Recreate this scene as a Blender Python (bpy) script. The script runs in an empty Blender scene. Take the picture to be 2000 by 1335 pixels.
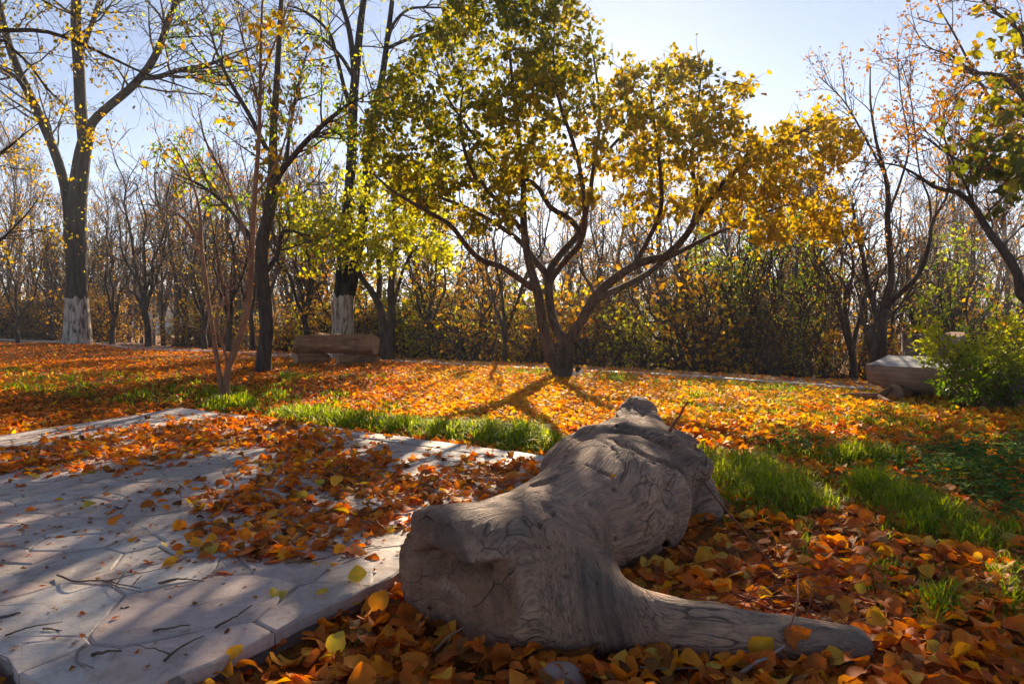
import bpy, math
import numpy as np
from mathutils import Vector, Matrix
from mathutils.kdtree import KDTree

rng = np.random.default_rng(11)
SC = bpy.context.scene
COL = SC.collection
rad = math.radians

# ------------------------------------------------------------------ camera
CAM_H, PITCH, F = 0.75, rad(2.04), 1333.33
cam_d = bpy.data.cameras.new('camera')
cam_d.lens, cam_d.sensor_width, cam_d.clip_start, cam_d.clip_end = 24.0, 36.0, 0.05, 3000
cam = bpy.data.objects.new('camera', cam_d)
COL.objects.link(cam)
cam.location = (0, 0, CAM_H)
cam.rotation_euler = (rad(90) - PITCH, 0, 0)
SC.camera = cam

# ------------------------------------------------------------------ sky, sun, exposure
SUN_EL, SUN_AZ = rad(22.0), rad(8.0)          # azimuth measured from +Y towards +X
world = bpy.data.worlds.new('World')
SC.world = world
world.use_nodes = True
wn, wl = world.node_tree.nodes, world.node_tree.links
wn.clear()
sky_n = wn.new('ShaderNodeTexSky')
sky_n.sky_type = 'NISHITA'
sky_n.sun_disc = False
sky_n.sun_elevation, sky_n.sun_rotation = SUN_EL, SUN_AZ
sky_n.air_density, sky_n.dust_density, sky_n.ozone_density = 0.66, 0.09, 1.6
bg = wn.new('ShaderNodeBackground')
bg.inputs['Strength'].default_value = 0.05
wo = wn.new('ShaderNodeOutputWorld')
wl.new(sky_n.outputs[0], bg.inputs[0]); wl.new(bg.outputs[0], wo.inputs[0])

sun_d = bpy.data.lights.new('sun', 'SUN')
sun_d.energy, sun_d.angle, sun_d.color = 5.0, rad(0.53), (1.0, 0.82, 0.58)
sun = bpy.data.objects.new('sun', sun_d)
COL.objects.link(sun)
sdir = Vector((math.sin(SUN_AZ) * math.cos(SUN_EL), math.cos(SUN_AZ) * math.cos(SUN_EL), math.sin(SUN_EL)))
sun.rotation_euler = sdir.to_track_quat('Z', 'Y').to_euler()
sun.location = sdir * 60

vs = SC.view_settings
vs.view_transform, vs.look, vs.exposure, vs.gamma, vs.use_curve_mapping = 'Standard', 'None', 1.7, 1.0, False
SC.cycles.use_denoising = True
SC.cycles.max_bounces, SC.cycles.diffuse_bounces, SC.cycles.transmission_bounces = 12, 5, 10
SC.cycles.sample_clamp_indirect = 6.0
HAZE_DENSITY, HAZE_G = 0.0014, 0.3

# ------------------------------------------------------------------ pixel <-> place
FWD = np.array([0, math.cos(PITCH), -math.sin(PITCH)])
UPV = np.array([0, math.sin(PITCH), math.cos(PITCH)])
RGT = np.array([1.0, 0, 0])
EYE = np.array([0, 0, CAM_H])

def ray(u, v):
    return FWD + (u - 1000) / F * RGT + (667.5 - v) / F * UPV

def at(u, v, Y):
    d = ray(u, v)
    return EYE + d * (Y / d[1])

def gp(u, v, z=0.0):
    d = ray(u, v)
    return EYE + d * ((z - CAM_H) / d[2])

def px(p):
    q = np.asarray(p) - EYE
    f = q @ FWD
    f = np.where(np.abs(f) < 1e-6, 1e-6, f)
    return np.stack([1000 + F * (q @ RGT) / f, 667.5 - F * (q @ UPV) / f, f], -1)

# ------------------------------------------------------------------ noise
def _hash(i, j, k, seed):
    h = (i * 374761393 + j * 668265263 + k * 2147483647 + seed * 974634777) & 0xFFFFFFFF
    h = ((h ^ (h >> 13)) * 1274126177) & 0xFFFFFFFF
    return ((h ^ (h >> 16)) & 0xFFFF) / 65535.0

def vnoise(p, seed=0):
    p = np.asarray(p, dtype=np.float64)
    f = np.floor(p).astype(np.int64)
    t = p - f
    t = t * t * (3 - 2 * t)
    r = 0
    for a in (0, 1):
        wa = t[..., 0] if a else 1 - t[..., 0]
        for b in (0, 1):
            wb = t[..., 1] if b else 1 - t[..., 1]
            for c in (0, 1):
                wc = t[..., 2] if c else 1 - t[..., 2]
                r = r + wa * wb * wc * _hash(f[..., 0] + a, f[..., 1] + b, f[..., 2] + c, seed)
    return r * 2 - 1

def fbm(p, oct=4, seed=0):
    r, a = 0, 0.5
    p = np.asarray(p, dtype=np.float64)
    for o in range(oct):
        r = r + a * vnoise(p, seed + o)
        p = p * 2.03 + 7.1
        a *= 0.5
    return r

def nrm(v):
    return v / np.maximum(np.linalg.norm(v, axis=-1, keepdims=True), 1e-9)

# ------------------------------------------------------------------ mesh building
def mk_mesh(name, V, faces, mats=(), tone=None, smooth=True, midx=None):
    """faces: list of int arrays (n,3)/(n,4)/...; midx: material index per array"""
    me = bpy.data.meshes.new(name)
    V = np.ascontiguousarray(V, dtype=np.float32)
    faces = [np.asarray(f, dtype=np.int32) for f in faces]
    keep = [i for i, f in enumerate(faces) if len(f)]
    nl = sum(faces[i].size for i in keep); npol = sum(len(faces[i]) for i in keep)
    me.vertices.add(len(V)); me.loops.add(nl); me.polygons.add(npol)
    me.vertices.foreach_set('co', V.ravel())
    li = np.concatenate([faces[i].ravel() for i in keep])
    tot = np.concatenate([np.full(len(faces[i]), faces[i].shape[1], np.int32) for i in keep])
    st = np.concatenate([[0], np.cumsum(tot)[:-1]]).astype(np.int32)
    me.loops.foreach_set('vertex_index', li)
    me.polygons.foreach_set('loop_start', st)
    me.polygons.foreach_set('loop_total', tot)
    me.polygons.foreach_set('use_smooth', np.full(npol, smooth, dtype=bool))
    if midx is not None:
        me.polygons.foreach_set('material_index', np.concatenate([np.full(len(faces[i]), midx[i], np.int32) for i in keep]))
    for m in mats:
        me.materials.append(m)
    if tone is not None:
        a = me.attributes.new('tone', 'FLOAT', 'POINT')
        a.data.foreach_set('value', np.ascontiguousarray(tone, dtype=np.float32))
    me.update(calc_edges=True)
    me.validate()
    return me

def obj(name, me, parent=None, loc=None, **props):
    o = bpy.data.objects.new(name, me)
    COL.objects.link(o)
    if parent is not None:
        o.parent = parent
    if loc is not None:
        o.location = loc
    for k, v in props.items():
        o[k] = v
    return o

def thing(name, label, cat, loc=(0, 0, 0), group=None, rotz=0.0, scale=None):
    o = bpy.data.objects.new(name, None)
    COL.objects.link(o)
    o.empty_display_size = 0.1
    o.location = loc
    o.rotation_euler = (0, 0, rotz)
    if scale is not None:
        o.scale = scale
    o['label'] = label; o['category'] = cat
    if group: o['group'] = group
    return o

def tag(o, label, cat, group=None):
    o['label'] = label; o['category'] = cat
    if group: o['group'] = group
    return o

def dup(root, loc, rotz, scale, label, group=None):
    r = root.copy(); COL.objects.link(r)
    r.location = loc; r.rotation_euler = (0, 0, rotz); r.scale = scale
    r['label'] = label
    if group: r['group'] = group
    elif 'group' in r: del r['group']
    for ch in list(root.children):
        c = ch.copy(); COL.objects.link(c); c.parent = r
        for g in list(ch.children):
            d = g.copy(); COL.objects.link(d); d.parent = c
    return r

def tubes(P, R, ns, cap=False):
    """P (N,K,3), R (N,K) -> V, quads (round tubes along each polyline)"""
    N, K, _ = P.shape
    T = np.empty_like(P)
    T[:, 1:-1] = P[:, 2:] - P[:, :-2]
    T[:, 0] = P[:, 1] - P[:, 0]; T[:, -1] = P[:, -1] - P[:, -2]
    T = nrm(T)
    m = nrm(P[:, -1] - P[:, 0])
    ref = np.zeros((N, 3)); ref[np.arange(N), np.argmin(np.abs(m), 1)] = 1
    A = nrm(np.cross(T, ref[:, None, :])); B = np.cross(T, A)
    th = np.arange(ns) / ns * 2 * math.pi
    V = P[:, :, None, :] + R[:, :, None, None] * (A[:, :, None, :] * np.cos(th)[:, None] + B[:, :, None, :] * np.sin(th)[:, None])
    base = (np.arange(N) * K * ns)[:, None, None] + (np.arange(K - 1) * ns)[None, :, None]
    i = np.arange(ns); j = (i + 1) % ns
    q = np.stack([base + i, base + j, base + ns + j, base + ns + i], -1).reshape(-1, 4)
    return V.reshape(-1, 3), q

def join(parts):
    """[(V, quads), ...] -> V, quads"""
    Vs, Qs, n = [], [], 0
    for V, q in parts:
        Vs.append(V); Qs.append(q + n); n += len(V)
    return np.concatenate(Vs), np.concatenate(Qs)

def spline(pts, K, r=None):
    """Catmull-Rom through pts (n,3) resampled to K points; r (n,) likewise"""
    pts = np.asarray(pts, float)
    n = len(pts)
    d = np.concatenate([[0], np.cumsum(np.linalg.norm(np.diff(pts, axis=0), axis=1) ** 0.6)])
    t = np.linspace(0, d[-1], K)
    i = np.clip(np.searchsorted(d, t, side='right') - 1, 0, n - 2)
    e = np.concatenate([[2 * pts[0] - pts[1]], pts, [2 * pts[-1] - pts[-2]]])
    x = ((t - d[i]) / np.maximum(d[i + 1] - d[i], 1e-9))[:, None]
    p0, p1, p2, p3 = e[i], e[i + 1], e[i + 2], e[i + 3]
    o = 0.5 * (2 * p1 + (p2 - p0) * x + (2 * p0 - 5 * p1 + 4 * p2 - p3) * x ** 2 + (3 * p1 - p0 - 3 * p2 + p3) * x ** 3)
    if r is None: return o
    return o, np.interp(t, d, r)

def walk(S, D, L, K, wander, trop, rg=rng):
    P = np.empty((len(S), K, 3)); P[:, 0] = S
    d = nrm(D)
    step = (np.asarray(L) / (K - 1))[:, None]
    for k in range(1, K):
        d = nrm(d + rg.normal(0, wander, d.shape) + np.array([0, 0, trop]))
        P[:, k] = P[:, k - 1] + d * step
    return P

def spawn(P, R, n, f0, f1, ang, rg=rng, flat=0.0):
    """n children per polyline -> starts, dirs, radius at the start, parent index, fraction"""
    N, K, _ = P.shape
    idx = np.repeat(np.arange(N), n)
    t = (f0 + (f1 - f0) * rg.random(N * n)) * (K - 1)
    i = np.clip(t.astype(int), 0, K - 2); x = (t - i)[:, None]
    S = P[idx, i] * (1 - x) + P[idx, i + 1] * x
    T = nrm(P[idx, i + 1] - P[idx, i])
    q = rg.normal(size=T.shape); q[:, 2] *= 1 - flat
    q = nrm(q - T * (q * T).sum(1, keepdims=True))
    a = rg.normal(ang, 0.22, N * n)[:, None]
    D = T * np.cos(a) + q * np.sin(a)
    r = R[idx, i] * (1 - x[:, 0]) + R[idx, i + 1] * x[:, 0]
    return S, D, r, idx, t / (K - 1)

def taper(r0, r1, K):
    return np.asarray(r0)[:, None] * (1 - np.linspace(0, 1, K)) + np.asarray(r1)[:, None] * np.linspace(0, 1, K)

# ------------------------------------------------------------------ leaves
def leaf_templates(ns, heart, nvar, seed, stem=False):
    """nvar curled leaves, length 1 along +X, normal +Z, (nvar, nv, 3) and faces"""
    rg = np.random.default_rng(seed)
    s = np.linspace(0, 1, ns)
    if heart:   w = 0.50 * np.sin(np.pi * np.clip(s, 0, 1) ** 0.62) ** 0.75 * (1 - 0.1 * s)
    else:       w = 0.24 * np.sin(np.pi * s ** 0.8) ** 0.8
    w[0] = 0.12 if heart else 0.03; w[-1] = 0.0
    out = []
    for k in range(nvar):
        b = rg.normal(0, 0.65); fold = rg.uniform(0.05, 0.65) * rg.choice([1, 1, -0.6]); tw = rg.normal(0, 0.5)
        sag = rg.normal(0, 0.5)
        V = []
        for q, (si, wi) in enumerate(zip(s, w)):
            zc = b * (si - 0.5) ** 2 - 0.1 * b
            a = fold + tw * (si - 0.5)
            back = -0.10 * (1 - si) ** 3 if heart else 0
            wv = 1 + 0.07 * rg.normal()
            for side in (-1, 0, 1):
                y = side * wi * math.cos(a) * wv
                z = zc + abs(side) * (wi * math.sin(a) + sag * wi * wi + 0.035 * rg.normal())
                V.append((si + back * abs(side), y, z))
        if stem:
            L = rg.uniform(0.4, 0.75); c = rg.normal(0, 0.15)
            for x, y in ((0, 0), (-L * 0.5, c * 0.4), (-L, c)):
                z = 0.02 - 0.06 * x
                V += [(x, y - 0.014, z), (x, y + 0.014, z)]
        out.append(V)
    F4 = []
    for i in range(ns - 1):
        for c in (0, 1):
            a = i * 3 + c
            F4.append((a, a + 3, a + 4, a + 1))
    if stem:
        o = ns * 3
        F4 += [(o, o + 2, o + 3, o + 1), (o + 2, o + 4, o + 5, o + 3)]
    return np.array(out), np.array(F4)

LEAF_NEAR = leaf_templates(8, True, 24, 1, True)
LEAF_HEAP = leaf_templates(6, True, 24, 7, True)
LEAF_MID = leaf_templates(4, True, 16, 2)
LEAF_FAR = leaf_templates(3, True, 12, 3)
LEAF_LANCE = leaf_templates(4, False, 12, 4)

def frames(D, N):
    """rotation matrices with rows = leaf axes (x along D, z near N)"""
    X = nrm(D)
    Y = nrm(np.cross(N, X)); Z = np.cross(X, Y)
    return np.stack([X, Y, Z], 1)

def leaf_geo(P, R, size, tmpl, rg=rng, pick=None):
    T, F4 = tmpl
    k = rg.integers(0, len(T), len(P)) if pick is None else pick
    V = P[:, None, :] + np.einsum('nki,nij->nkj', T[k], R) * np.asarray(size)[:, None, None]
    nv = T.shape[1]
    faces = (F4[None] + (np.arange(len(P)) * nv)[:, None, None]).reshape(-1, 4)
    return V.reshape(-1, 3), faces, nv

def leaf_mesh(name, P, R, size, tone, tmpl, mat, rg=rng, smooth=True):
    V, f, nv = leaf_geo(P, R, size, tmpl, rg)
    return mk_mesh(name, V, [f], [mat], np.repeat(tone, nv), smooth)

def hang_frames(n, rg=rng, droop=0.5):
    D = rg.normal(size=(n, 3)); D[:, 2] -= droop
    N = rg.normal(size=(n, 3)) + np.array([0, -0.3, 0.6])
    return frames(nrm(D), N)

# ------------------------------------------------------------------ materials
class NT:
    def __init__(self, name):
        self.m = bpy.data.materials.new(name); self.m.use_nodes = True
        self.t = self.m.node_tree; self.t.nodes.clear()
        self.out = self.t.nodes.new('ShaderNodeOutputMaterial')
    def n(self, typ, **kw):
        nd = self.t.nodes.new(typ)
        for k, v in kw.items():
            if k.startswith('_'): setattr(nd, k[1:], v)
            else:
                s = nd.inputs[k.replace('__', ' ')] if not k.isdigit() else nd.inputs[int(k)]
                if hasattr(v, 'is_output'): self.t.links.new(v, s)
                else: s.default_value = v
        return nd
    def link(self, a, b): self.t.links.new(a, b)
    def ramp(self, fac, stops, interp='LINEAR'):
        r = self.t.nodes.new('ShaderNodeValToRGB')
        r.color_ramp.interpolation = interp
        e = r.color_ramp.elements
        while len(e) > 1: e.remove(e[-1])
        for i, (p, c) in enumerate(stops):
            x = e[0] if i == 0 else e.new(p)
            x.position = p
            c = (c, c, c) if not hasattr(c, '__len__') else c
            x.color = (*c[:3], 1)
        self.link(fac, r.inputs[0])
        return r.outputs[0]
    def mix(self, fac, a, b, mode='MIX'):
        m = self.t.nodes.new('ShaderNodeMix'); m.data_type = 'RGBA'; m.blend_type = mode
        for s, v in ((0, fac), (6, a), (7, b)):
            if hasattr(v, 'is_output'): self.link(v, m.inputs[s])
            else:
                if s and not (hasattr(v, '__len__') and len(v) == 4): v = (*v, 1)
                m.inputs[s].default_value = v
        return m.outputs[2]
    def math(self, op, a, b=0.0, c=None):
        m = self.t.nodes.new('ShaderNodeMath'); m.operation = op
        for s, v in enumerate((a, b) if c is None else (a, b, c)):
            if hasattr(v, 'is_output'): self.link(v, m.inputs[s])
            else: m.inputs[s].default_value = v
        return m.outputs[0]
    def coords(self, scale=(1, 1, 1), rot=(0, 0, 0), kind='Object'):
        c = self.t.nodes.new('ShaderNodeTexCoord')
        m = self.t.nodes.new('ShaderNodeMapping')
        m.inputs['Scale'].default_value = scale; m.inputs['Rotation'].default_value = rot
        self.link(c.outputs[kind], m.inputs[0])
        return m.outputs[0]
    def noise(self, vec, scale, detail=4, rough=0.55, dist=0.0):
        return self.n('ShaderNodeTexNoise', Vector=vec, Scale=scale, Detail=detail, Roughness=rough, Distortion=dist).outputs['Fac']
    def finish(self, color, rough=0.85, bump=None, strength=0.5, dist=0.01, spec=0.3):
        p = self.n('ShaderNodeBsdfPrincipled')
        for k, v in (('Base Color', color), ('Roughness', rough)):
            if hasattr(v, 'is_output'): self.link(v, p.inputs[k])
            else: p.inputs[k].default_value = (*v, 1) if hasattr(v, '__len__') else v
        p.inputs['Specular IOR Level'].default_value = spec
        if bump is not None:
            b = self.n('ShaderNodeBump', Height=bump, Strength=strength, Distance=dist)
            self.link(b.outputs[0], p.inputs['Normal'])
        self.link(p.outputs[0], self.out.inputs[0])
        return self.m

def mat_leaf(name, stops, trans=0.5, rough=0.45, veins=False, tcol=1.6, spec=0.35):
    t = NT(name)
    a = t.n('ShaderNodeAttribute', _attribute_name='tone').outputs['Fac']
    c = t.ramp(a, stops)
    if veins:
        co = t.coords()
        nz = t.noise(co, 55.0, 3)
        c = t.mix(t.ramp(nz, [(0.52, 0.0), (0.75, 0.55)]), c, (0.09, 0.03, 0.012))
        nz2 = t.noise(co, 18.0, 2)
        c = t.mix(t.ramp(nz2, [(0.35, 0.0), (0.65, 0.30)]), c, (0.62, 0.34, 0.05))
    p = t.n('ShaderNodeBsdfPrincipled', Roughness=rough)
    t.link(c, p.inputs['Base Color']); p.inputs['Specular IOR Level'].default_value = spec
    tr = t.n('ShaderNodeBsdfTranslucent')
    hs = t.n('ShaderNodeHueSaturation', Saturation=1.12, Value=tcol, Color=c)
    t.link(hs.outputs[0], tr.inputs[0])
    ms = t.n('ShaderNodeMixShader', Fac=trans)
    t.link(p.outputs[0], ms.inputs[1]); t.link(tr.outputs[0], ms.inputs[2])
    t.link(ms.outputs[0], t.out.inputs[0])
    return t.m

def mat_bark(name, dark, light, zs=0.25, scale=18.0, strength=0.8, dist=0.02, moss=None):
    t = NT(name)
    co = t.coords((1, 1, zs))
    n1 = t.noise(co, scale, 6, 0.65, 0.4)
    n2 = t.noise(t.coords(), 2.2, 3)
    c = t.mix(t.ramp(n1, [(0.35, 0.0), (0.7, 1.0)]), dark, light)
    c = t.mix(t.ramp(n2, [(0.4, 0.0), (0.7, 0.5)]), c, tuple(x * 0.6 for x in dark))
    if moss: c = t.mix(t.ramp(t.noise(t.coords(), 5.0, 4), [(0.5, 0.0), (0.75, 0.7)]), c, moss)
    return t.finish(c, 0.9, n1, strength, dist, 0.2)

BARK_DARK = mat_bark('bark_dark', (0.035, 0.025, 0.02), (0.12, 0.085, 0.06))
BARK_CENTRE = mat_bark('bark_apricot', (0.035, 0.022, 0.016), (0.15, 0.095, 0.06), 0.3, 22)
BARK_GREY = mat_bark('bark_grey', (0.014, 0.011, 0.010), (0.07, 0.054, 0.044), 0.15, 12, 1.0, 0.05)
BARK_RED = mat_bark('bark_smooth_brown', (0.17, 0.075, 0.04), (0.36, 0.19, 0.11), 0.6, 14, 0.3, 0.006)
TWIG = mat_bark('bark_twig', (0.065, 0.043, 0.031), (0.16, 0.10, 0.07), 1, 20, 0.2, 0.003)
def mat_whitewash():
    t = NT('limewash_on_bark')
    co = t.coords((1, 1, 0.18))
    n1 = t.noise(co, 15, 6, 0.65, 0.6)
    n2 = t.noise(t.coords(), 4.0, 4)
    f = t.math('ADD', n1, t.math('MULTIPLY', n2, 0.35))
    c = t.mix(t.ramp(f, [(0.56, 0.0), (0.72, 1.0)]), (0.09, 0.06, 0.045), (0.50, 0.42, 0.35))
    return t.finish(c, 0.95, n1, 1.0, 0.04, 0.1)
WHITEWASH = mat_whitewash()

GOLD = mat_leaf('leaf_gold', [(0.0, (0.07, 0.085, 0.012)), (0.35, (0.20, 0.18, 0.012)), (0.65, (0.38, 0.25, 0.013)), (1.0, (0.50, 0.27, 0.013))], 0.58, 0.5)
LIME = mat_leaf('leaf_yellow_green', [(0.0, (0.12, 0.16, 0.015)), (0.5, (0.38, 0.36, 0.02)), (1.0, (0.55, 0.42, 0.02))], 0.6, 0.5)
GREEN = mat_leaf('leaf_green', [(0.0, (0.04, 0.08, 0.012)), (0.5, (0.13, 0.20, 0.02)), (1.0, (0.34, 0.34, 0.03))], 0.6, 0.5)
RUST = mat_leaf('leaf_rust', [(0.0, (0.12, 0.045, 0.012)), (0.5, (0.34, 0.15, 0.02)), (1.0, (0.48, 0.30, 0.03))], 0.5, 0.55)
OLIVE = mat_leaf('leaf_olive', [(0.0, (0.10, 0.09, 0.015)), (0.5, (0.28, 0.22, 0.02)), (1.0, (0.42, 0.26, 0.03))], 0.5, 0.5)
LITTER_STOPS = [(0.0, (0.09, 0.028, 0.014)), (0.18, (0.28, 0.065, 0.016)), (0.38, (0.60, 0.105, 0.014)), (0.58, (0.72, 0.185, 0.014)),
                (0.78, (0.74, 0.30, 0.018)), (0.90, (0.74, 0.43, 0.05)), (1.0, (0.42, 0.36, 0.06))]
LITTER = mat_leaf('fallen_leaf', LITTER_STOPS, 0.38, 0.62, True, 1.7, 0.12)
GRASSM = mat_leaf('grass_blade', [(0.0, (0.055, 0.10, 0.01)), (0.55, (0.19, 0.25, 0.015)), (0.85, (0.36, 0.36, 0.03)), (1.0, (0.46, 0.32, 0.09))], 0.6, 0.6, spec=0.15)
CLOVER = mat_leaf('clover_leaf', [(0.0, (0.04, 0.095, 0.02)), (1.0, (0.13, 0.20, 0.035))], 0.35, 0.75, spec=0.08)
# ------------------------------------------------------------------ the lie of the land
KX = np.array([-60, -30, -19, -14, -12, -9.2, -6.0, -2.2, 0.0, 2.19, 3.6, 6.0, 9.0, 14, 30, 60.0])
KY = np.array([40, 30, 24, 21, 19.6, 16.3, 14.3, 11.5, 10.0, 8.45, 7.05, 4.9, 2.6, 0, -8, -20.0])
def kerb_y(x): return np.interp(x, KX, KY)
def H(x, y):
    x = np.asarray(x, float); y = np.asarray(y, float)
    s = (y - kerb_y(x)) * 0.83
    p = np.stack([x, y, x * 0], -1)
    lawn = 0.022 * fbm(p * 0.9, 3, 5) + 0.02 * fbm(p * 0.35, 2, 9)
    lawn = lawn * np.clip((y - 1.0) / 3, 0.15, 1)
    far = -0.03 - 0.13 * np.clip(s - 1.3, 0, 7) + 0.05 * fbm(p * 0.4, 2, 3) * (s > 1.3)
    k = np.clip((s + 0.02) / 0.1, 0, 1)
    return lawn * (1 - k) + far * k

# slab corners
SZ = 0.06
def isect(p, d, q, e):
    M = np.array([[d[0], -e[0]], [d[1], -e[1]]])
    t = np.linalg.solve(M, (q - p))
    return p + d * t[0]
sA = gp(355, 797, SZ)[:2]; sP = gp(1052, 889, SZ)[:2]
n1, n2 = gp(335, 1335, SZ)[:2], gp(735, 1140, SZ)[:2]
l1 = gp(0, 852, SZ)[:2]
g1, g2 = gp(0, 1297, SZ)[:2], gp(62, 1335, SZ)[:2]
sB = isect(sA, sP - sA, n1, n2 - n1)
sF = isect(n1, n2 - n1, g1, g2 - g1)
sL = isect(sA, l1 - sA, g1, g2 - g1)
SLAB = np.array([sB, sA, sL, sF])
def in_slab(x, y, m=0.0):
    ok = np.ones(np.shape(x), bool)
    for i in range(4):
        a, b = SLAB[i], SLAB[(i + 1) % 4]
        e = (b - a) / np.linalg.norm(b - a)
        ok &= (e[0] * (y - a[1]) - e[1] * (x - a[0])) > m
    return ok

# materials of the setting
def mat_soil():
    t = NT('leaf_mould_soil')
    co = t.coords()
    a = t.noise(co, 1.3, 4); b = t.noise(co, 30, 5, 0.7); c3 = t.noise(co, 160, 3, 0.7)
    c = t.ramp(b, [(0.3, (0.12, 0.045, 0.016)), (0.5, (0.34, 0.12, 0.02)), (0.7, (0.56, 0.22, 0.025))])
    c = t.mix(t.ramp(c3, [(0.45, 0.0), (0.65, 0.6)]), c, (0.05, 0.02, 0.01))
    c = t.mix(t.ramp(a, [(0.45, 0.0), (0.62, 0.45)]), c, (0.06, 0.06, 0.014))
    h = t.math('ADD', t.math('MULTIPLY', b, 1.0), t.math('MULTIPLY', c3, 0.5))
    return t.finish(c, 0.95, h, 0.9, 0.03, 0.15)
SOIL = mat_soil()
def mat_stone(name, c1, c2, stain, pink=None, scale=1.0, rough=0.7):
    t = NT(name)
    co = t.coords()
    w = t.n('ShaderNodeNewGeometry')
    pos = w.outputs['Position']
    a = t.noise(pos, 3.0 * scale, 5, 0.6, 0.3); b = t.noise(pos, 22 * scale, 5, 0.7); d = t.noise(pos, 120 * scale, 3, 0.7)
    c = t.mix(t.ramp(a, [(0.35, 0.0), (0.65, 1.0)]), c1, c2)
    if pink:
        oi = t.n('ShaderNodeObjectInfo').outputs['Random']
        c = t.mix(t.ramp(oi, [(0.25, 0.0), (0.9, 0.8)]), c, pink)
        c = t.mix(t.ramp(t.math('FRACT', t.math('MULTIPLY', oi, 7.3)), [(0.0, 0.0), (1.0, 0.35)]), c, (0.16, 0.15, 0.15))
    c = t.mix(t.ramp(t.noise(pos, 1.1 * scale, 6, 0.65, 0.8), [(0.42, 0.0), (0.60, 0.8)]), c, tuple(0.4 * x + 0.6 * y for x, y in zip(c1, stain)))
    c = t.mix(t.ramp(b, [(0.48, 0.0), (0.75, 0.65)]), c, stain)
    c = t.mix(t.ramp(d, [(0.55, 0.0), (0.8, 0.5)]), c, tuple(0.5 * x for x in stain))
    h = t.math('ADD', t.math('MULTIPLY', b, 1.0), t.math('MULTIPLY', d, 0.35))
    return t.finish(c, t.ramp(b, [(0.3, rough - 0.15), (0.7, rough + 0.2)]), h, 0.35, 0.008, 0.4)
FLAG = mat_stone('flagstone', (0.44, 0.39, 0.36), (0.58, 0.50, 0.44), (0.25, 0.155, 0.10), (0.52, 0.36, 0.31))
EDGING = mat_stone('edging_stone', (0.44, 0.40, 0.38), (0.54, 0.46, 0.42), (0.25, 0.17, 0.13))
MORTAR = mat_stone('mortar_bed', (0.34, 0.29, 0.26), (0.44, 0.37, 0.32), (0.14, 0.09, 0.065), None, 1.6, 0.85)
CONCRETE = mat_stone('rough_concrete', (0.22, 0.18, 0.16), (0.32, 0.26, 0.23), (0.10, 0.06, 0.045), None, 1.5, 0.85)
PATHM = mat_stone('earth_path', (0.26, 0.17, 0.12), (0.36, 0.25, 0.19), (0.14, 0.07, 0.04), None, 0.6, 0.9)

# ground: one sheet to the horizon, finer close by
def ground():
    ys = np.concatenate([np.arange(-14, 0, 1.0), np.arange(0, 6, 0.10), np.arange(6, 14, 0.16), np.arange(14, 34, 0.5),
                         34 * 1.17 ** np.arange(0, 20)])
    xh = np.concatenate([np.arange(0, 4, 0.12), np.arange(4, 10, 0.3), np.arange(10, 30, 1.0), 30 * 1.2 ** np.arange(0, 17)])
    xs = np.concatenate([-xh[:0:-1], xh])
    X, Y = np.meshgrid(xs, ys)
    Z = H(X, Y)
    hole = in_slab(X, Y, 0.14)
    Z = np.where(hole, Z - 0.06, Z)
    ny, nx = X.shape
    V = np.stack([X, Y, Z], -1).reshape(-1, 3)
    i = np.arange(ny - 1)[:, None] * nx + np.arange(nx - 1)[None]
    q = np.stack([i, i + 1, i + nx + 1, i + nx], -1).reshape(-1, 4)
    return obj('ground', mk_mesh('ground', V, [q], [SOIL]), kind='structure')
ground()

def far_hills():
    u = np.linspace(-340, 340, 140)
    y0 = 330 + 30 * np.sin(u / 130)
    h = 11 + 9 * fbm(np.stack([u / 70, u * 0, u * 0], -1), 4, 2)
    rows = [(0, -3.0), (25, 0.45), (50, 0.85), (70, 1.0), (110, -0.2)]
    V = np.concatenate([np.stack([u, y0 + dy, np.where(k < 0, -3.0, 1) * np.maximum(h * abs(k), 0) if k > -3 else u * 0 - 3.0], -1) for dy, k in rows])
    n = len(u); q = []
    for r in range(len(rows) - 1):
        i = r * n + np.arange(n - 1)
        q.append(np.stack([i, i + 1, i + n + 1, i + n], -1))
    t = NT('hill_scrub'); c = t.ramp(t.noise(t.coords(), 0.08, 5), [(0.35, (0.07, 0.055, 0.04)), (0.65, (0.14, 0.10, 0.06))])
    return obj('hills', mk_mesh('hills', V, [np.concatenate(q)], [t.finish(c, 0.95)]), kind='structure')
far_hills()

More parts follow.
